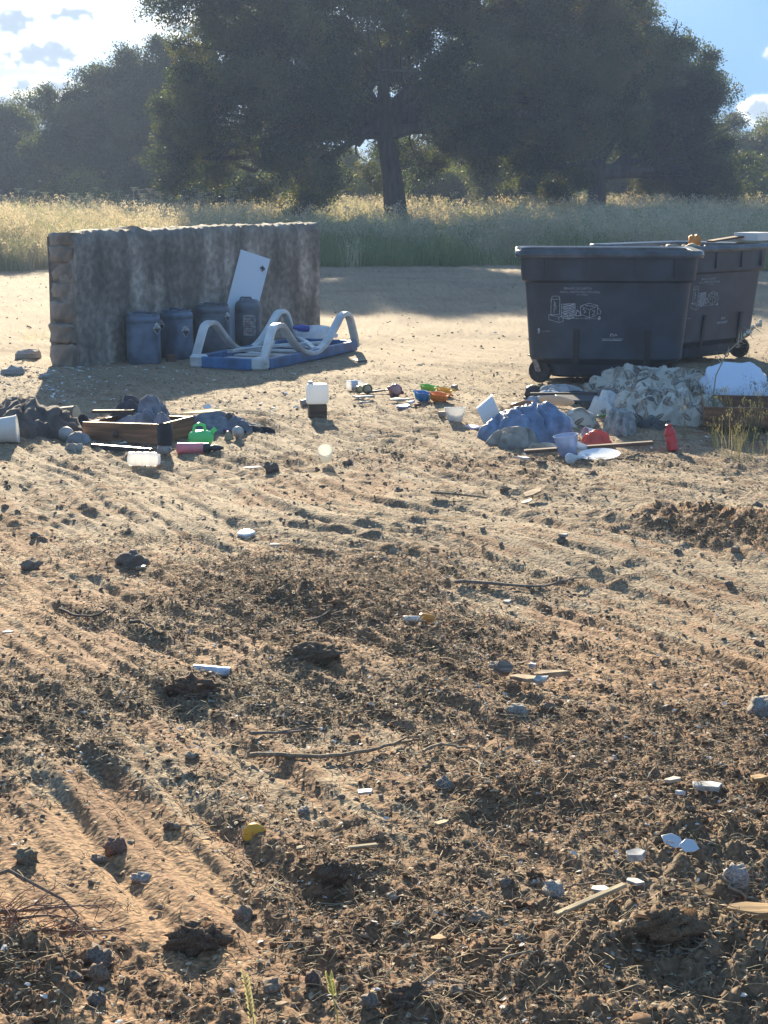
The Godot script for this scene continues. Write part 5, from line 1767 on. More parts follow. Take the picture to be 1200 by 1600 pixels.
	s.blob(Vector3(0.075, 0.075, 0.075), n_mid, 0.05, Vector3.ZERO, 12, 18)
	o = put(s, "ball", plastic("ball_bright", Color(0.62, 0.62, 0.60), 0.4), self, xf(on(Vector2(-0.926, -9.636), 0.034)))
	tag(o, "white ball at the right end of the left rubbish", "ball")
	vessel("cup", "small beige cone cup beside the right white ball", "cup", [[0.03, 0.0], [0.033, 0.006], [0.02, 0.03], [0.009, 0.055], [0.004, 0.058]], plastic("beige_cup", Color(0.48, 0.36, 0.20)), xf(on(Vector2(-0.978, -9.586), 0.0), Vector3(0, 0, 8)))
	shard("purple_scrap", "small purple scrap in front of the dark bundle", "scrap", Vector2(-1.020, -9.844), Vector3(0.06, 0.02, 0.04), cloth("purple", Color(0.20, 0.07, 0.22)), 926)
	# clear tub and tilted cup
	var tub := thing("clear_tub", "clear ribbed plastic tub lying in front of the drawer", "tub", on(Vector2(-1.399, -8.799), 0.042), 0.0)
	tub.rotation_degrees = Vector3(0, -6, -90)
	s = Shape.new()
	s.lathe([[0.03, -0.088], [0.04, -0.084], [0.042, -0.05], [0.0395, -0.045], [0.042, -0.04], [0.042, -0.01], [0.0395, -0.005], [0.042, 0.0], [0.042, 0.04], [0.0395, 0.045], [0.042, 0.05], [0.040, 0.078], [0.032, 0.086], [0.03, 0.096]], 22)
	put(s, "body", mat("clear_white", Color(0.72, 0.73, 0.72, 0.62), 0.25, {"back": Color(0.8, 0.8, 0.8)}), tub)
	vessel("cup", "clear plastic cup tipped towards the light on bare dirt", "cup", cup_profile(0.030, 0.044, 0.09, 0.002), mat("clear_cup", Color(0.70, 0.69, 0.66, 0.6), 0.3, {"back": Color(0.8, 0.8, 0.75)}), xf(on(Vector2(-0.333, -8.735), 0.015), Vector3(38, 12, 10)))

# ---------------------------------------------------------------- rubbish in the middle
func build_middle_rubbish():
	var t := thing("jerrycan", "white translucent jerrycan standing on a wooden block", "jerrycan", on(Vector2(-0.463, -10.582), 0.105), 8.0)
	var mk := milky("jerry", Color(0.72, 0.76, 0.76))
	var s := Shape.new()
	var rings := []
	for p in [[0.14, 0.09, 0.0], [0.152, 0.10, 0.008], [0.155, 0.104, 0.03], [0.152, 0.10, 0.06], [0.155, 0.104, 0.09], [0.15, 0.10, 0.12], [0.13, 0.085, 0.135]]:
		rings.append(round_rect(p[0], p[1], 0.03, p[2]))
	s.loft(rings, true, true, true, 60.0)
	put(s, "body", mk, t)
	s = Shape.new()
	s.lathe([[0.016, 0.0], [0.018, 0.003], [0.018, 0.02], [0.012, 0.022]], 12)
	put(s, "cap", mat("cap_grey", Color(0.45, 0.46, 0.47), 0.5), t, xf(Vector3(-0.045, 0.132, 0)))
	slab("wooden_block", "dark square wooden block under the white jerrycan", "block", Vector3(0.125, 0.10, 0.11), mat("block_wood", Color(0.15, 0.10, 0.06), 0.85, {"tex": "wood", "scale": 3.0}), xf(on(Vector2(-0.463, -10.582), 0.05), Vector3(0, 8, 0)))
	vessel("jar", "small pinkish jar lying left of the wooden block", "jar", [[0.02, 0.0], [0.026, 0.004], [0.026, 0.055], [0.02, 0.062], [0.02, 0.075], [0.012, 0.077]], plastic("pinkish", Color(0.46, 0.35, 0.32)), xf(on(Vector2(-0.611, -11.193), 0.026), Vector3(0, 20, -84)))
	var jar := thing("clear_bottle", "clear plastic bottle with printed label lying behind the toys", "bottle", on(Vector2(-0.234, -12.149), 0.04), 0.0)
	jar.rotation_degrees = Vector3(0, 10, -90)
	s = Shape.new()
	s.lathe([[0.03, -0.07], [0.038, -0.064], [0.038, 0.035], [0.024, 0.06], [0.022, 0.075]], 18)
	put(s, "body", mat("clear_white", Color(0.72, 0.73, 0.72, 0.62), 0.25), jar)
	s = Shape.new()
	s.lathe([[0.0392, -0.028], [0.0392, 0.022]], 18, false, false)
	put(s, "label", mat("label_bluish", Color(0.50, 0.53, 0.58), 0.7), jar)
	for e in [[Vector2(-0.195, -11.914), 0.030, "smaller green rimmed toy wheel"], [Vector2(-0.129, -11.838), 0.040, "larger green rimmed toy wheel beside the black tool"]]:
		var w := thing("toy", e[2], "toy", on(e[0], e[1]), 12.0)
		var q := Shape.new()
		q.lathe([[e[1] * 0.7, -0.014], [e[1] * 0.95, -0.014], [e[1], -0.008], [e[1], 0.008], [e[1] * 0.95, 0.014], [e[1] * 0.7, 0.014]], 22)
		put(q, "tyre", plastic("toy_green", Color(0.09, 0.17, 0.05)), w, xf(Vector3.ZERO, Vector3(90, 0, 0)))
		q = Shape.new()
		q.lathe([[e[1] * 0.55, -0.016], [e[1] * 0.68, -0.015], [e[1] * 0.68, 0.015], [e[1] * 0.55, 0.017]], 20)
		put(q, "hub", plastic("toy_cream", Color(0.60, 0.55, 0.38)), w, xf(Vector3.ZERO, Vector3(90, 0, 0)))
	shard("red_scrap", "bright red plastic piece below the toy wheels", "plastic piece", Vector2(-0.186, -11.652), Vector3(0.09, 0.02, 0.05), plastic("toy_red", Color(0.60, 0.05, 0.05)), 941, Vector3(5, 20, 0), 0.012)
	var tl := thing("spatula", "black spatula lying right of the toy wheels", "spatula", on(Vector2(-0.020, -11.838), 0.012), 8.0)
	s = Shape.new()
	s.tube([Vector3(-0.11, 0, 0.01), Vector3(0, 0.01, 0), Vector3(0.03, 0.014, 0)], [0.009, 0.008, 0.006], 7)
	put(s, "handle", mat("tool_black", Color(0.03, 0.03, 0.033), 0.5), tl)
	s = Shape.new()
	s.box(Vector3(0.08, 0.008, 0.055), Vector3(0.07, 0.016, 0), 0.003)
	put(s, "blade", mat("tool_black", Color(0.03, 0.03, 0.033), 0.5), tl)
	var pig := thing("toy", "round pink toy lying right of the black spatula", "toy", on(Vector2(0.088, -11.688)), 0.0)
	var pink := plastic("toy_pink", Color(0.58, 0.24, 0.25))
	s = Shape.new()
	s.blob(Vector3(0.105, 0.10, 0.09), n_mid, 0.08, Vector3.ZERO, 12, 18)
	put(s, "body", pink, pig, xf(Vector3(0, 0.047, 0)))
	s = Shape.new()
	s.lathe([[0.03, 0.0], [0.032, 0.008], [0.026, 0.012]], 16)
	put(s, "face", plastic("toy_pink_pale", Color(0.66, 0.40, 0.38)), pig, xf(Vector3(0.008, 0.052, 0.04), Vector3(86, 0, 0)))
	for e in [Vector3(-0.048, 0.062, 0.0), Vector3(0.05, 0.03, 0.01), Vector3(-0.03, 0.012, 0.03)]:
		var q := Shape.new()
		q.blob(Vector3(0.034, 0.03, 0.03), n_mid, 0.1, e * 9.0, 6, 8)
		put(q, "limb", plastic("toy_brown", Color(0.28, 0.11, 0.11)), pig, xf(e))
	shard("white_board", "white broken board below the red plastic piece", "board", Vector2(-0.154, -11.507), Vector3(0.17, 0.012, 0.08), mat("board_white", Color(0.55, 0.54, 0.50), 0.7), 943, Vector3(3, 5, 1), 0.012)
	shard("white_board", "cream board left of the beach moulds", "board", Vector2(0.124, -11.365), Vector3(0.20, 0.012, 0.09), mat("board_cream", Color(0.58, 0.54, 0.46), 0.7), 944, Vector3(2, -8, 1), 0.012)
	shard("white_board", "small grey board lying edge on below the white board", "board", Vector2(-0.142, -11.261), Vector3(0.10, 0.012, 0.05), mat("board_grey", Color(0.34, 0.36, 0.35), 0.7), 945, Vector3(12, 10, 4), 0.02)
	vessel("lid", "round lavender lid in front of the cream board", "lid", [[0.04, 0.0], [0.05, 0.004], [0.05, 0.016], [0.044, 0.02], [0.02, 0.017]], plastic("lid_lav", Color(0.42, 0.42, 0.62)), xf(on(Vector2(0.139, -11.025), 0.004), Vector3(6, 0, 3)))
	shard("white_scrap", "white plastic scrap beside the round lavender lid", "plastic piece", Vector2(0.198, -11.227), Vector3(0.07, 0.016, 0.05), mat("paper", Color(0.66, 0.67, 0.67), 0.9), 946, Vector3(6, 10, 10), 0.02)
	shard("brown_scrap", "dark brown scrap between the lid and the blue mould", "scrap", Vector2(0.243, -11.125), Vector3(0.07, 0.02, 0.05), mat("scrap_brown", Color(0.12, 0.06, 0.05), 0.8), 947, Vector3(6, 40, 0), 0.014)
	# beach moulds
	for e in [["green beach mould at the back of the coloured row", Vector2(0.336, -11.800), Color(0.16, 0.48, 0.05), 0.052], ["blue beach mould at the left of the coloured row", Vector2(0.287, -11.400), Color(0.01, 0.20, 0.50), 0.058], ["orange beach mould at the front of the coloured row", Vector2(0.403, -11.295), Color(0.72, 0.20, 0.01), 0.060], ["yellow beach mould at the right of the coloured row", Vector2(0.453, -11.615), Color(0.75, 0.42, 0.02), 0.050]]:
		var m := thing("beach_mould", e[0], "toy", on(e[1], 0.004), 20.0, "coloured beach moulds")
		var pm := mat("mould_%d" % int(e[2].r * 100 + e[2].b * 10), e[2], 0.3, {"back": Color(0.4, 0.4, 0.4)})
		var q := Shape.new()
		var rr: float = e[3]
		var rg := []
		for p in [[0.55, 0.0], [0.75, 0.006], [0.9, 0.035], [1.0, 0.06], [1.15, 0.062], [1.15, 0.066], [0.93, 0.064], [0.8, 0.03], [0.5, 0.012]]:
			var ring := []
			for k in 30:
				var a := TAU * k / 30.0
				var lobe: float = rr * p[0] * (1.0 + 0.16 * cos(a * 5.0))
				ring.append(Vector3(cos(a) * lobe * 1.15, p[1], sin(a) * lobe))
			rg.append(ring)
		q.loft(rg, true, true, true, 60.0)
		put(q, "shell", pm, m, xf(Vector3.ZERO, Vector3(8, 0, -6)))
		q = Shape.new()
		q.tube([Vector3(rr * 1.0, 0.056, 0), Vector3(rr * 1.5, 0.062, 0), Vector3(rr * 1.75, 0.055, 0.01)], [0.010, 0.009, 0.008], 7)
		put(q, "handle", pm, m, xf(Vector3.ZERO, Vector3(8, 0, -6)))
	shard("pink_scrap", "small pink scrap alone behind the beach moulds", "scrap", Vector2(0.571, -12.392), Vector3(0.06, 0.03, 0.04), plastic("pinkish", Color(0.46, 0.35, 0.32)), 948, Vector3(10, 20, 0), 0.016)
	shard("wood_scrap", "flat tan wood scrap in front of the milky bowl", "wood piece", Vector2(0.328, -9.978), Vector3(0.07, 0.01, 0.04), mat("wood_tan", Color(0.42, 0.32, 0.19), 0.85), 949)

# ---------------------------------------------------------------- foreground
func build_foreground():
	var white := mat("tile_white", Color(0.62, 0.61, 0.57), 0.6, {"tex": "mottle", "scale": 7.0})
	var grey := mat("shard_grey", Color(0.44, 0.44, 0.42), 0.7, {"tex": "mottle", "scale": 7.0})
	var wood := mat("wood_pale", Color(0.58, 0.46, 0.28), 0.85, {"tex": "wood", "scale": 6.0})
	var tan := mat("wood_orange", Color(0.58, 0.36, 0.16), 0.85, {"tex": "wood", "scale": 6.0})
	var card := mat("card", Color(0.44, 0.31, 0.19), 0.9, {"tex": "mottle", "scale": 4.0})
	shard("paper_sheet", "white paper scrap with pink print in front of the clear cup", "paper", Vector2(-0.749, -8.591), Vector3(0.13, 0.003, 0.08), mat("paper_pink", Color(0.62, 0.52, 0.50), 0.9), 961, Vector3(3, 10, 2), 0.012)
	vessel("lid", "round white lid lying alone on the packed dirt", "lid", [[0.038, 0.0], [0.043, 0.004], [0.043, 0.018], [0.036, 0.022], [0.01, 0.02]], mat("china", Color(0.66, 0.67, 0.68), 0.25), xf(on(Vector2(-0.643, -7.002), 0.004), Vector3(7, 0, 3)))
	# half a plastic pipe
	var s := Shape.new()
	var rings := []
	for k in 9:
		var x := -0.062 + 0.124 * k / 8.0
		var ring := []
		for q in 12:
			var a := -0.3 + (PI + 0.6) * q / 11.0
			ring.append(Vector3(x, sin(a) * 0.021 + 0.004, cos(a) * 0.021))
		for q in 12:
			var a := -0.3 + (PI + 0.6) * (11 - q) / 11.0
			ring.append(Vector3(x, sin(a) * 0.0185 + 0.004, cos(a) * 0.0185))
		rings.append(ring)
	s.loft(rings)
	var o := put(s, "pipe_piece", mat("pipe", Color(0.58, 0.63, 0.70), 0.35, {"tex": "mottle", "scale": 6.0}), self, xf(on(Vector2(-0.570, -4.869), 0.008), Vector3(-4, -6, -3)))
	tag(o, "short bluish white piece of plastic pipe on dark clods", "pipe")
	# broken amber bottle neck
	var am := thing("bottle_piece", "amber bottle piece with white neck in the dark debris", "bottle", on(Vector2(0.129, -5.418), 0.024), 0.0)
	am.rotation_degrees = Vector3(0, 12, -96)
	s = Shape.new()
	s.lathe([[0.022, 0.0], [0.026, 0.01], [0.022, 0.045], [0.015, 0.06]], 14)
	put(s, "body", mat("amber", Color(0.50, 0.24, 0.02), 0.25, {"back": Color(0.6, 0.4, 0.1)}), am)
	s = Shape.new()
	s.lathe([[0.011, -0.06], [0.012, -0.055], [0.014, 0.0], [0.02, 0.002]], 12)
	put(s, "neck", mat("neck_white", Color(0.55, 0.52, 0.48), 0.4), am)
	pile("yellow_rag", "crumpled orange yellow wrapper on the dirt at lower left", "wrapper", Vector2(-0.325, -3.565), 0.028, 0.018, 0.022, mat("yellow_rag", Color(0.60, 0.32, 0.02), 0.5, {"back": Color(0.5, 0.4, 0.1)}), 962, {"fold": 0.5, "ns": 26, "nr": 9})
	for e in [
		["white tile chip alone in the middle of the lower dirt", Vector2(-0.047, -3.777), Vector3(0.045, 0.007, 0.035), white, Vector3(14, 10, 4)],
		["largest white tile shard, at the lower right", Vector2(0.858, -3.821), Vector3(0.085, 0.014, 0.045), white, Vector3(6, -6, 3)],
		["pale shard above the largest white tile shard", Vector2(0.771, -3.874), Vector3(0.06, 0.009, 0.035), mat("shard_cream", Color(0.48, 0.42, 0.32), 0.8), Vector3(5, 20, 3)],
		["small grey white shard left of the pale stone", Vector2(0.591, -3.370), Vector3(0.052, 0.016, 0.035), white, Vector3(10, 0, 5)],
		["white shard at the upper end of the straight wood strip", Vector2(0.487, -3.229), Vector3(0.058, 0.006, 0.04), white, Vector3(12, -20, 6)],
		["cream white shard just above the straight wood strip", Vector2(0.576, -3.268), Vector3(0.05, 0.006, 0.035), white, Vector3(14, -30, 4)],
		["light scrap in the churned soil at lower left centre", Vector2(-0.197, -2.686), Vector3(0.035, 0.005, 0.02), card, Vector3(8, 0, 5)],
		["yellow wood chip in the lower middle dirt", Vector2(0.114, -2.957), Vector3(0.04, 0.008, 0.03), tan, Vector3(8, 0, 5)],
		["white paper chip below the dark stone near the left", Vector2(-1.021, -6.294), Vector3(0.045, 0.005, 0.035), white, Vector3(10, 0, 5)],
		["flat white chip at the far left of the middle dirt", Vector2(-1.340, -5.262), Vector3(0.05, 0.006, 0.03), white, Vector3(3, 0, 2)],
		["small white chip right of the thin twig", Vector2(0.477, -5.739), Vector3(0.035, 0.01, 0.03), grey, Vector3(8, 0, 5)],
		["pale shard near the middle of the churned band", Vector2(-0.484, -6.649), Vector3(0.07, 0.01, 0.05), mat("shard_cream", Color(0.48, 0.42, 0.32), 0.8), Vector3(8, 0, 3)],
		["light chip on the smooth sand at the right", Vector2(0.808, -6.750), Vector3(0.05, 0.012, 0.03), grey, Vector3(5, 0, 3)],
		["cream chip among the debris below the twig pile", Vector2(0.144, -3.592), Vector3(0.045, 0.006, 0.025), wood, Vector3(8, 30, 3)],
		["tan chip at the right edge of the lower dirt", Vector2(0.994, -3.839), Vector3(0.05, 0.014, 0.04), tan, Vector3(8, 0, 3)],
		["tan bark chip left of the twig pile", Vector2(-0.200, -3.441), Vector3(0.03, 0.006, 0.02), wood, Vector3(8, 30, 3)]]:
		shard("broken_chip", e[0], "chip", e[1], e[2], e[3], int(e[1].x * 997.0) + 5000, e[4], 0.018, 5, "chips and shards on the dirt")
	# torn plastic sheet, lower right
	for e in [["torn grey plastic flap at the lower right", Vector2(0.691, -3.441), Vector3(0.05, 0.004, 0.06), Vector3(20, 30, 10)], ["bluish plastic flap just below the torn grey one", Vector2(0.719, -3.387), Vector3(0.05, 0.004, 0.05), Vector3(24, -20, -12)], ["crumpled clear plastic scrap left of the red clod", Vector2(0.739, -3.612), Vector3(0.03, 0.01, 0.025), Vector3(10, 0, 0)]]:
		shard("plastic_flap", e[0], "plastic piece", e[1], e[2], mat("flap", Color(0.46, 0.49, 0.52), 0.35, {"back": Color(0.3, 0.3, 0.3)}), int(e[1].x * 771.0) + 900, e[3], 0.022, 6, "plastic scraps on the dirt")
	# wood
	slab("wood_strip", "straight pale wood strip lying diagonally at the lower right", "wood strip", Vector3(0.215, 0.009, 0.016), wood, xf(on(Vector2(0.454, -3.131), 0.032), Vector3(0, 38, 2)), 0.002)
	slab("wood_chip", "short pale wood slat in the lower middle", "wood strip", Vector3(0.072, 0.007, 0.014), wood, xf(on(Vector2(-0.052, -3.445), 0.016), Vector3(0, 6, 4)), 0.002)
	shard("wood_chip", "orange tan wood piece beside the pale stone at lower right", "wood piece", Vector2(0.722, -3.213), Vector3(0.05, 0.008, 0.055), tan, 971, Vector3(18, 20, -14), 0.022, 5)
	shard("plank_piece", "orange brown plank end at the right edge of the lower dirt", "plank", Vector2(0.804, -3.071), Vector3(0.19, 0.016, 0.05), tan, 972, Vector3(8, -4, 2), 0.05, 7)
	# the cluster of broken boards
	for e in [["dark rounded bark piece in the cluster of broken boards", Vector2(0.392, -4.787), Vector3(0.075, 0.02, 0.05), mat("bark_piece", Color(0.28, 0.22, 0.17), 0.9, {"tex": "wood", "scale": 6.0}), Vector3(26, 20, -10)], ["flat tan board in the cluster of broken boards", Vector2(0.453, -4.682), Vector3(0.13, 0.012, 0.06), card, Vector3(12, -28, 6)], ["white fragment in the cluster of broken boards", Vector2(0.498, -4.657), Vector3(0.05, 0.012, 0.03), white, Vector3(20, 0, 12)], ["longest tan board in the cluster of broken boards", Vector2(0.542, -4.747), Vector3(0.14, 0.016, 0.045), card, Vector3(10, -32, 8)], ["small white crumb above the cluster of broken boards", Vector2(0.492, -4.869), Vector3(0.03, 0.014, 0.025), white, Vector3(8, 0, 8)]]:
		shard("broken_board", e[0], "board piece", e[1], e[2], e[3], int(e[1].x * 551.0) + 300, e[4], 0.036, 6, "cluster of broken boards")
	shard("cardboard_piece", "folded tan cardboard in the band of churned dirt", "cardboard", Vector2(0.764, -7.744), Vector3(0.16, 0.008, 0.09), card, 973, Vector3(14, 40, 12), 0.035)
	shard("cardboard_piece", "cream cardboard strip beside the folded tan cardboard", "cardboard", Vector2(0.719, -7.612), Vector3(0.12, 0.006, 0.05), mat("shard_cream", Color(0.48, 0.42, 0.32), 0.8), 974, Vector3(8, 60, 4), 0.02)
	# stones
	for e in [["dark stone beside the pink printed paper", Vector2(-0.633, -8.490), Vector3(0.085, 0.07, 0.075), Color(0.202, 0.155, 0.124)], ["dark angular stone in the churned dirt at left", Vector2(-1.077, -6.374), Vector3(0.12, 0.09, 0.10), Color(0.232, 0.178, 0.139)], ["flat brown stone left of the dark angular one", Vector2(-1.485, -6.272), Vector3(0.09, 0.05, 0.08), Color(0.295, 0.217, 0.155)], ["pale grey stone left of the straight wood strip", Vector2(0.384, -3.225), Vector3(0.05, 0.038, 0.042), Color(0.44, 0.4, 0.36)], ["pale pinkish stone at the lower right edge", Vector2(0.798, -3.245), Vector3(0.062, 0.065, 0.055), Color(0.46, 0.4, 0.36)], ["reddish clod standing up near the right edge", Vector2(0.795, -3.612), Vector3(0.07, 0.06, 0.06), Color(0.26, 0.135, 0.07)], ["small round pale stone in the middle left", Vector2(-0.207, -3.726), Vector3(0.028, 0.02, 0.024), Color(0.38, 0.34, 0.29)], ["brown stone on the sandy strip at left", Vector2(-0.541, -3.632), Vector3(0.03, 0.022, 0.028), Color(0.22, 0.15, 0.1)], ["dark stone at the left edge above the dead shrub", Vector2(-0.852, -3.416), Vector3(0.055, 0.042, 0.05), Color(0.248, 0.194, 0.124)], ["brown clod with a pale stone on the left sandy strip", Vector2(-0.656, -3.504), Vector3(0.05, 0.045, 0.045), Color(0.264, 0.155, 0.109)], ["large dark clod in the lower left", Vector2(-0.585, -2.897), Vector3(0.055, 0.045, 0.05), Color(0.232, 0.147, 0.093)], ["second dark clod below the large one", Vector2(-0.579, -2.845), Vector3(0.05, 0.035, 0.045), Color(0.31, 0.202, 0.132)], ["dark lump at the bottom of the lower left sand", Vector2(-0.558, -2.726), Vector3(0.03, 0.03, 0.03), Color(0.202, 0.124, 0.085)], ["pale flat stone on the sand above the shrub", Vector2(-0.572, -3.346), Vector3(0.045, 0.02, 0.035), Color(0.46, 0.34, 0.2)], ["tan rock in the lower middle debris", Vector2(0.206, -3.089), Vector3(0.05, 0.03, 0.04), Color(0.36, 0.26, 0.18)], ["grey stone below the twigs in the middle", Vector2(0.159, -3.856), Vector3(0.045, 0.035, 0.04), Color(0.28, 0.25, 0.21)], ["round stone above the cluster of broken boards", Vector2(0.372, -4.910), Vector3(0.05, 0.035, 0.04), Color(0.32, 0.28, 0.24)], ["brown stone below the cluster of broken boards", Vector2(0.502, -4.485), Vector3(0.05, 0.035, 0.04), Color(0.3, 0.2, 0.13)], ["large tan stone left of the brown one below the boards", Vector2(0.404, -4.438), Vector3(0.065, 0.04, 0.05), Color(0.38, 0.3, 0.22)], ["tan rock at the right edge of the middle dirt", Vector2(1.144, -4.426), Vector3(0.10, 0.06, 0.08), Color(0.38, 0.29, 0.21)], ["pale stone below the clear bags at the bin shadow", Vector2(0.916, -8.842), Vector3(0.07, 0.04, 0.05), Color(0.36, 0.34, 0.32)], ["flat brown stone in the band below the bins", Vector2(1.158, -8.411), Vector3(0.10, 0.05, 0.07), Color(0.31, 0.248, 0.202)], ["round stone on the band left of the folded cardboard", Vector2(0.641, -7.949), Vector3(0.07, 0.05, 0.06), Color(0.3, 0.25, 0.2)], ["dark round clod in the bottom middle", Vector2(-0.141, -2.807), Vector3(0.032, 0.034, 0.03), Color(0.186, 0.124, 0.093)], ["rounded stone at the bottom centre", Vector2(-0.027, -2.693), Vector3(0.034, 0.03, 0.03), Color(0.24, 0.19, 0.15)], ["brown clod in the churned lower left soil", Vector2(-0.314, -3.143), Vector3(0.045, 0.04, 0.04), Color(0.295, 0.171, 0.109)]]:
		stone_at(e[0], e[1], e[2], e[3], int(absf(e[1].x) * 311.0 + absf(e[1].y) * 53.0))
	for e in [["dark soil clump with a sharp shadow on the left sandy strip", Vector2(-0.394, -2.985), Vector3(0.12, 0.065, 0.07), Color(0.17, 0.10, 0.058)], ["soil clump beside the dark hollow in the lower middle", Vector2(-0.119, -3.311), Vector3(0.08, 0.05, 0.06), Color(0.16, 0.10, 0.06)], ["large soil clump over the dark hollow at lower right", Vector2(0.587, -2.946), Vector3(0.13, 0.075, 0.08), Color(0.21, 0.13, 0.07)], ["soil clump left of the amber bottle piece", Vector2(-0.241, -5.047), Vector3(0.16, 0.07, 0.10), Color(0.19, 0.13, 0.08)], ["soil clump below the bluish white pipe piece", Vector2(-0.610, -4.657), Vector3(0.15, 0.06, 0.09), Color(0.17, 0.11, 0.065)], ["soil clump at the bottom of the picture near its middle", Vector2(0.050, -2.709), Vector3(0.08, 0.05, 0.06), Color(0.15, 0.095, 0.06)]]:
		clod_thing(e[0], e[1], e[2], e[3], int(absf(e[1].x) * 411.0 + absf(e[1].y) * 73.0))
	# more stones of the same sort that nothing tells apart
	var r := RandomNumberGenerator.new()
	r.seed = 88
	var sm: Array = []
	for k in 3:
		var b := Shape.new()
		b.blob(Vector3(0.03, 0.021, 0.026), noise(0.9, 3, 990 + k), 0.6, Vector3(k * 4, 2, 0), 7, 10, k == 1, 0.8)
		sm.append(b.mesh())
	var cs := [Color(0.24, 0.16, 0.105), Color(0.33, 0.235, 0.16), Color(0.40, 0.33, 0.25), Color(0.30, 0.17, 0.095)]
	for k in 44:
		var d := 2.7 + 6.2 * pow(r.randf(), 1.3)
		var p := Vector2(r.randf_range(-0.26, 0.26) * d, -d)
		var st := MeshInstance3D.new()
		st.name = numbered("stone")
		st.mesh = sm[k % 3]
		st.material_override = mat("stone_%d" % int(cs[k % 4].r * 1000), cs[k % 4], 0.95, {"tex": "grain", "scale": 5.0})
		add_child(st)
		var sc := r.randf_range(0.5, 1.25) * (1.0 + 0.05 * d)
		st.transform = xf(on(p, 0.004), Vector3(r.randf_range(-20, 20), r.randf_range(0, 360), 0), Vector3.ONE * sc)
		tag(st, "small brown stone lying loose on the dirt", "stone", "loose small stones on the dirt")
	# sticks
	twig("long curved stick in the middle of the lower dirt", [Vector2(-0.377, -4.113), Vector2(-0.288, -4.083), Vector2(-0.144, -4.083), Vector2(-0.018, -4.123), Vector2(0.059, -4.195), Vector2(0.100, -4.291)], 0.0075, 1, 1, Color(0.30, 0.22, 0.14))
	twig("grey forked twig on the smooth ground right of centre", [Vector2(0.290, -6.015), Vector2(0.488, -5.974), Vector2(0.642, -5.974), Vector2(0.750, -6.056)], 0.008, 2, 3, Color(0.24, 0.19, 0.15))
	twig("arched twig right of the long curved stick", [Vector2(0.111, -4.063), Vector2(0.155, -4.144), Vector2(0.201, -4.164), Vector2(0.264, -4.133)], 0.005, 3, 1, Color(0.33, 0.26, 0.18), 0.02)
	twig("thin pale twig hooking down beside the arched one", [Vector2(0.242, -4.063), Vector2(0.260, -3.981), Vector2(0.262, -3.902), Vector2(0.283, -3.848)], 0.004, 4, 0, Color(0.38, 0.30, 0.2))
	twig("grey twig lying in the lower right debris", [Vector2(0.536, -3.042), Vector2(0.589, -2.993), Vector2(0.628, -2.951), Vector2(0.654, -2.892)], 0.004, 5, 1, Color(0.24, 0.18, 0.13))
	twig("thin twig below the straight wood strip", [Vector2(0.232, -2.840), Vector2(0.286, -2.860), Vector2(0.319, -2.863), Vector2(0.334, -2.845)], 0.0035, 6, 0, Color(0.33, 0.25, 0.17))
	twig("twig above the straight wood strip", [Vector2(0.418, -3.271), Vector2(0.470, -3.278), Vector2(0.533, -3.305)], 0.003, 7, 0, Color(0.27, 0.20, 0.14))
	twig("stick lying beside the pale pinkish stone", [Vector2(0.758, -3.235), Vector2(0.784, -3.203), Vector2(0.812, -3.181)], 0.006, 8, 0, Color(0.30, 0.21, 0.13))
	twig("thin twig crossing the orange tan wood piece", [Vector2(0.629, -3.181), Vector2(0.679, -3.181), Vector2(0.730, -3.219), Vector2(0.766, -3.251)], 0.0025, 9, 0, Color(0.2, 0.14, 0.1))
	twig("twig in the dark debris at left centre", [Vector2(-0.301, -5.435), Vector2(-0.256, -5.487), Vector2(-0.204, -5.557)], 0.006, 10, 2, Color(0.22, 0.17, 0.12))
	twig("bent twig on the sandy ground at left", [Vector2(-1.230, -5.647), Vector2(-1.160, -5.539), Vector2(-1.067, -5.487), Vector2(-1.006, -5.522)], 0.006, 11, 2, Color(0.12, 0.095, 0.075))
	twig("dark twig low in the left debris", [Vector2(-0.916, -5.360), Vector2(-0.852, -5.319), Vector2(-0.781, -5.223)], 0.007, 12, 2, Color(0.12, 0.095, 0.075))
	twig("brown twig in the lower middle soil", [Vector2(0.049, -2.698), Vector2(0.076, -2.770), Vector2(0.114, -2.789), Vector2(0.170, -2.765)], 0.0035, 13, 1, Color(0.32, 0.25, 0.17))
	twig("short stick above the long curved one", [Vector2(-0.388, -4.248), Vector2(-0.320, -4.286), Vector2(-0.213, -4.347)], 0.006, 14, 1, Color(0.24, 0.17, 0.11))
	twig("thin branch in the band under the bins", [Vector2(0.238, -7.777), Vector2(0.395, -7.744), Vector2(0.555, -7.677)], 0.008, 15, 1, Color(0.26, 0.2, 0.14))
	# dead shrub at the left edge
	var sh := thing("dead_shrub", "leafless reddish dead shrub at the lower left edge", "shrub", on(Vector2(-0.901, -3.071)), 0.0)
	sh.scale = Vector3.ONE * 0.86
	var wm := mat("shrub_wood", Color(0.22, 0.155, 0.115), 0.85, {"tex": "streak", "scale": 8.0})
	var rm := mat("shrub_red", Color(0.20, 0.10, 0.065), 0.9)
	var fine := Shape.new()
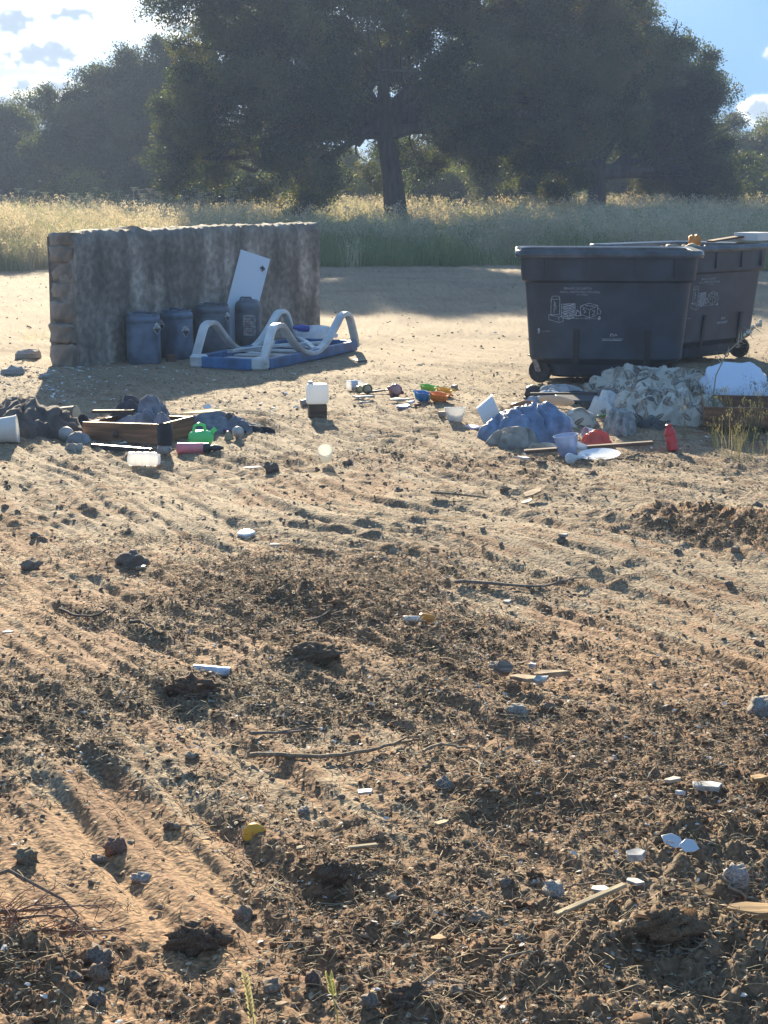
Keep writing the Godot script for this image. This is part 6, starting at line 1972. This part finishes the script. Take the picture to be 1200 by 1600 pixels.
	for k in 9:
		var b := Shape.new()
		var a := r.randf_range(-1.0, 0.9)
		var dir := Vector3(cos(a), r.randf_range(0.0, 0.5), sin(a)).normalized()
		var ln := r.randf_range(0.16, 0.36)
		var p := Vector3(r.randf_range(-0.05, 0.05), 0.0, r.randf_range(-0.08, 0.08))
		var pts := [p]
		var rad := [0.006]
		for q in 6:
			dir = (dir + Vector3(r.randfn(0, 0.2), r.randfn(-0.06, 0.18), r.randfn(0, 0.2))).normalized()
			p = p + dir * ln / 6.0
			if p.y < 0.015:
				p.y = 0.015
			pts.append(p)
			rad.append(0.006 * (1.0 - 0.13 * (q + 1)))
			for e in 3:
				var d2 := (dir + Vector3(r.randfn(0, 0.7), r.randfn(0.1, 0.5), r.randfn(0, 0.7))).normalized() * r.randf_range(0.03, 0.11)
				fine.tube([p, p + d2 * 0.5 + Vector3(0, r.randf_range(-0.01, 0.01), 0), p + d2], [0.0016, 0.0012, 0.0007], 4)
		b.tube(pts, rad, 6)
		put(b, "branch", wm, sh)
	put(fine, "twigs", rm, sh)
	# the long bare branch that reaches out over the sand and bends down
	var lb := Shape.new()
	lb.tube([Vector3(0.0, 0.06, 0.02), Vector3(0.06, 0.13, 0.0), Vector3(0.11, 0.15, 0.0), Vector3(0.18, 0.12, 0.02), Vector3(0.25, 0.085, 0.03), Vector3(0.29, 0.05, 0.05), Vector3(0.27, 0.02, 0.10)], [0.006, 0.006, 0.005, 0.0045, 0.0035, 0.0025, 0.002], 6)
	put(lb, "branch", wm, sh)
	# two grass stalks close to the camera at the bottom edge
	for e in [[Vector2(-0.235, -2.52), 0.17, "straw coloured seed head rising at the bottom edge"], [Vector2(-0.085, -2.55), 0.16, "thin green grass stalk at the bottom centre"]]:
		var st := thing("grass_stalk", e[2], "grass", on(e[0]), 0.0)
		var b := Shape.new()
		var hh: float = e[1]
		var gm := mat("stalk_%d" % int(hh * 1000), Color(0.46, 0.37, 0.19) if hh > 0.165 else Color(0.27, 0.28, 0.10), 0.8, {"back": Color(0.6, 0.6, 0.4)})
		b.tube([Vector3(0, -0.02, 0), Vector3(0.0, hh * 0.5, 0), Vector3(-0.015, hh, 0.0)], [0.0015, 0.0013, 0.0008], 5)
		put(b, "stem", gm, st)
		b = Shape.new()
		var from := 0.35 if hh > 0.165 else 0.75
		for k in 26:
			var f := from + (1.0 - from) * k / 25.0
			var p := Vector3(-0.015 * f * f, hh * f, 0)
			var sdx := 1.0 if k % 2 == 0 else -1.0
			var d := Vector3(sdx * 0.35, 1.0, r.randfn(0, 0.25)).normalized() * 0.014
			var w := Vector3(0.0022, 0, 0.0022)
			b.sm(-1)
			b.quad(p, p + d * 0.5 - w + Vector3(sdx * 0.003, 0, 0), p + d, p + d * 0.5 + w + Vector3(sdx * 0.003, 0, 0))
		put(b, "seed_head", gm, st)
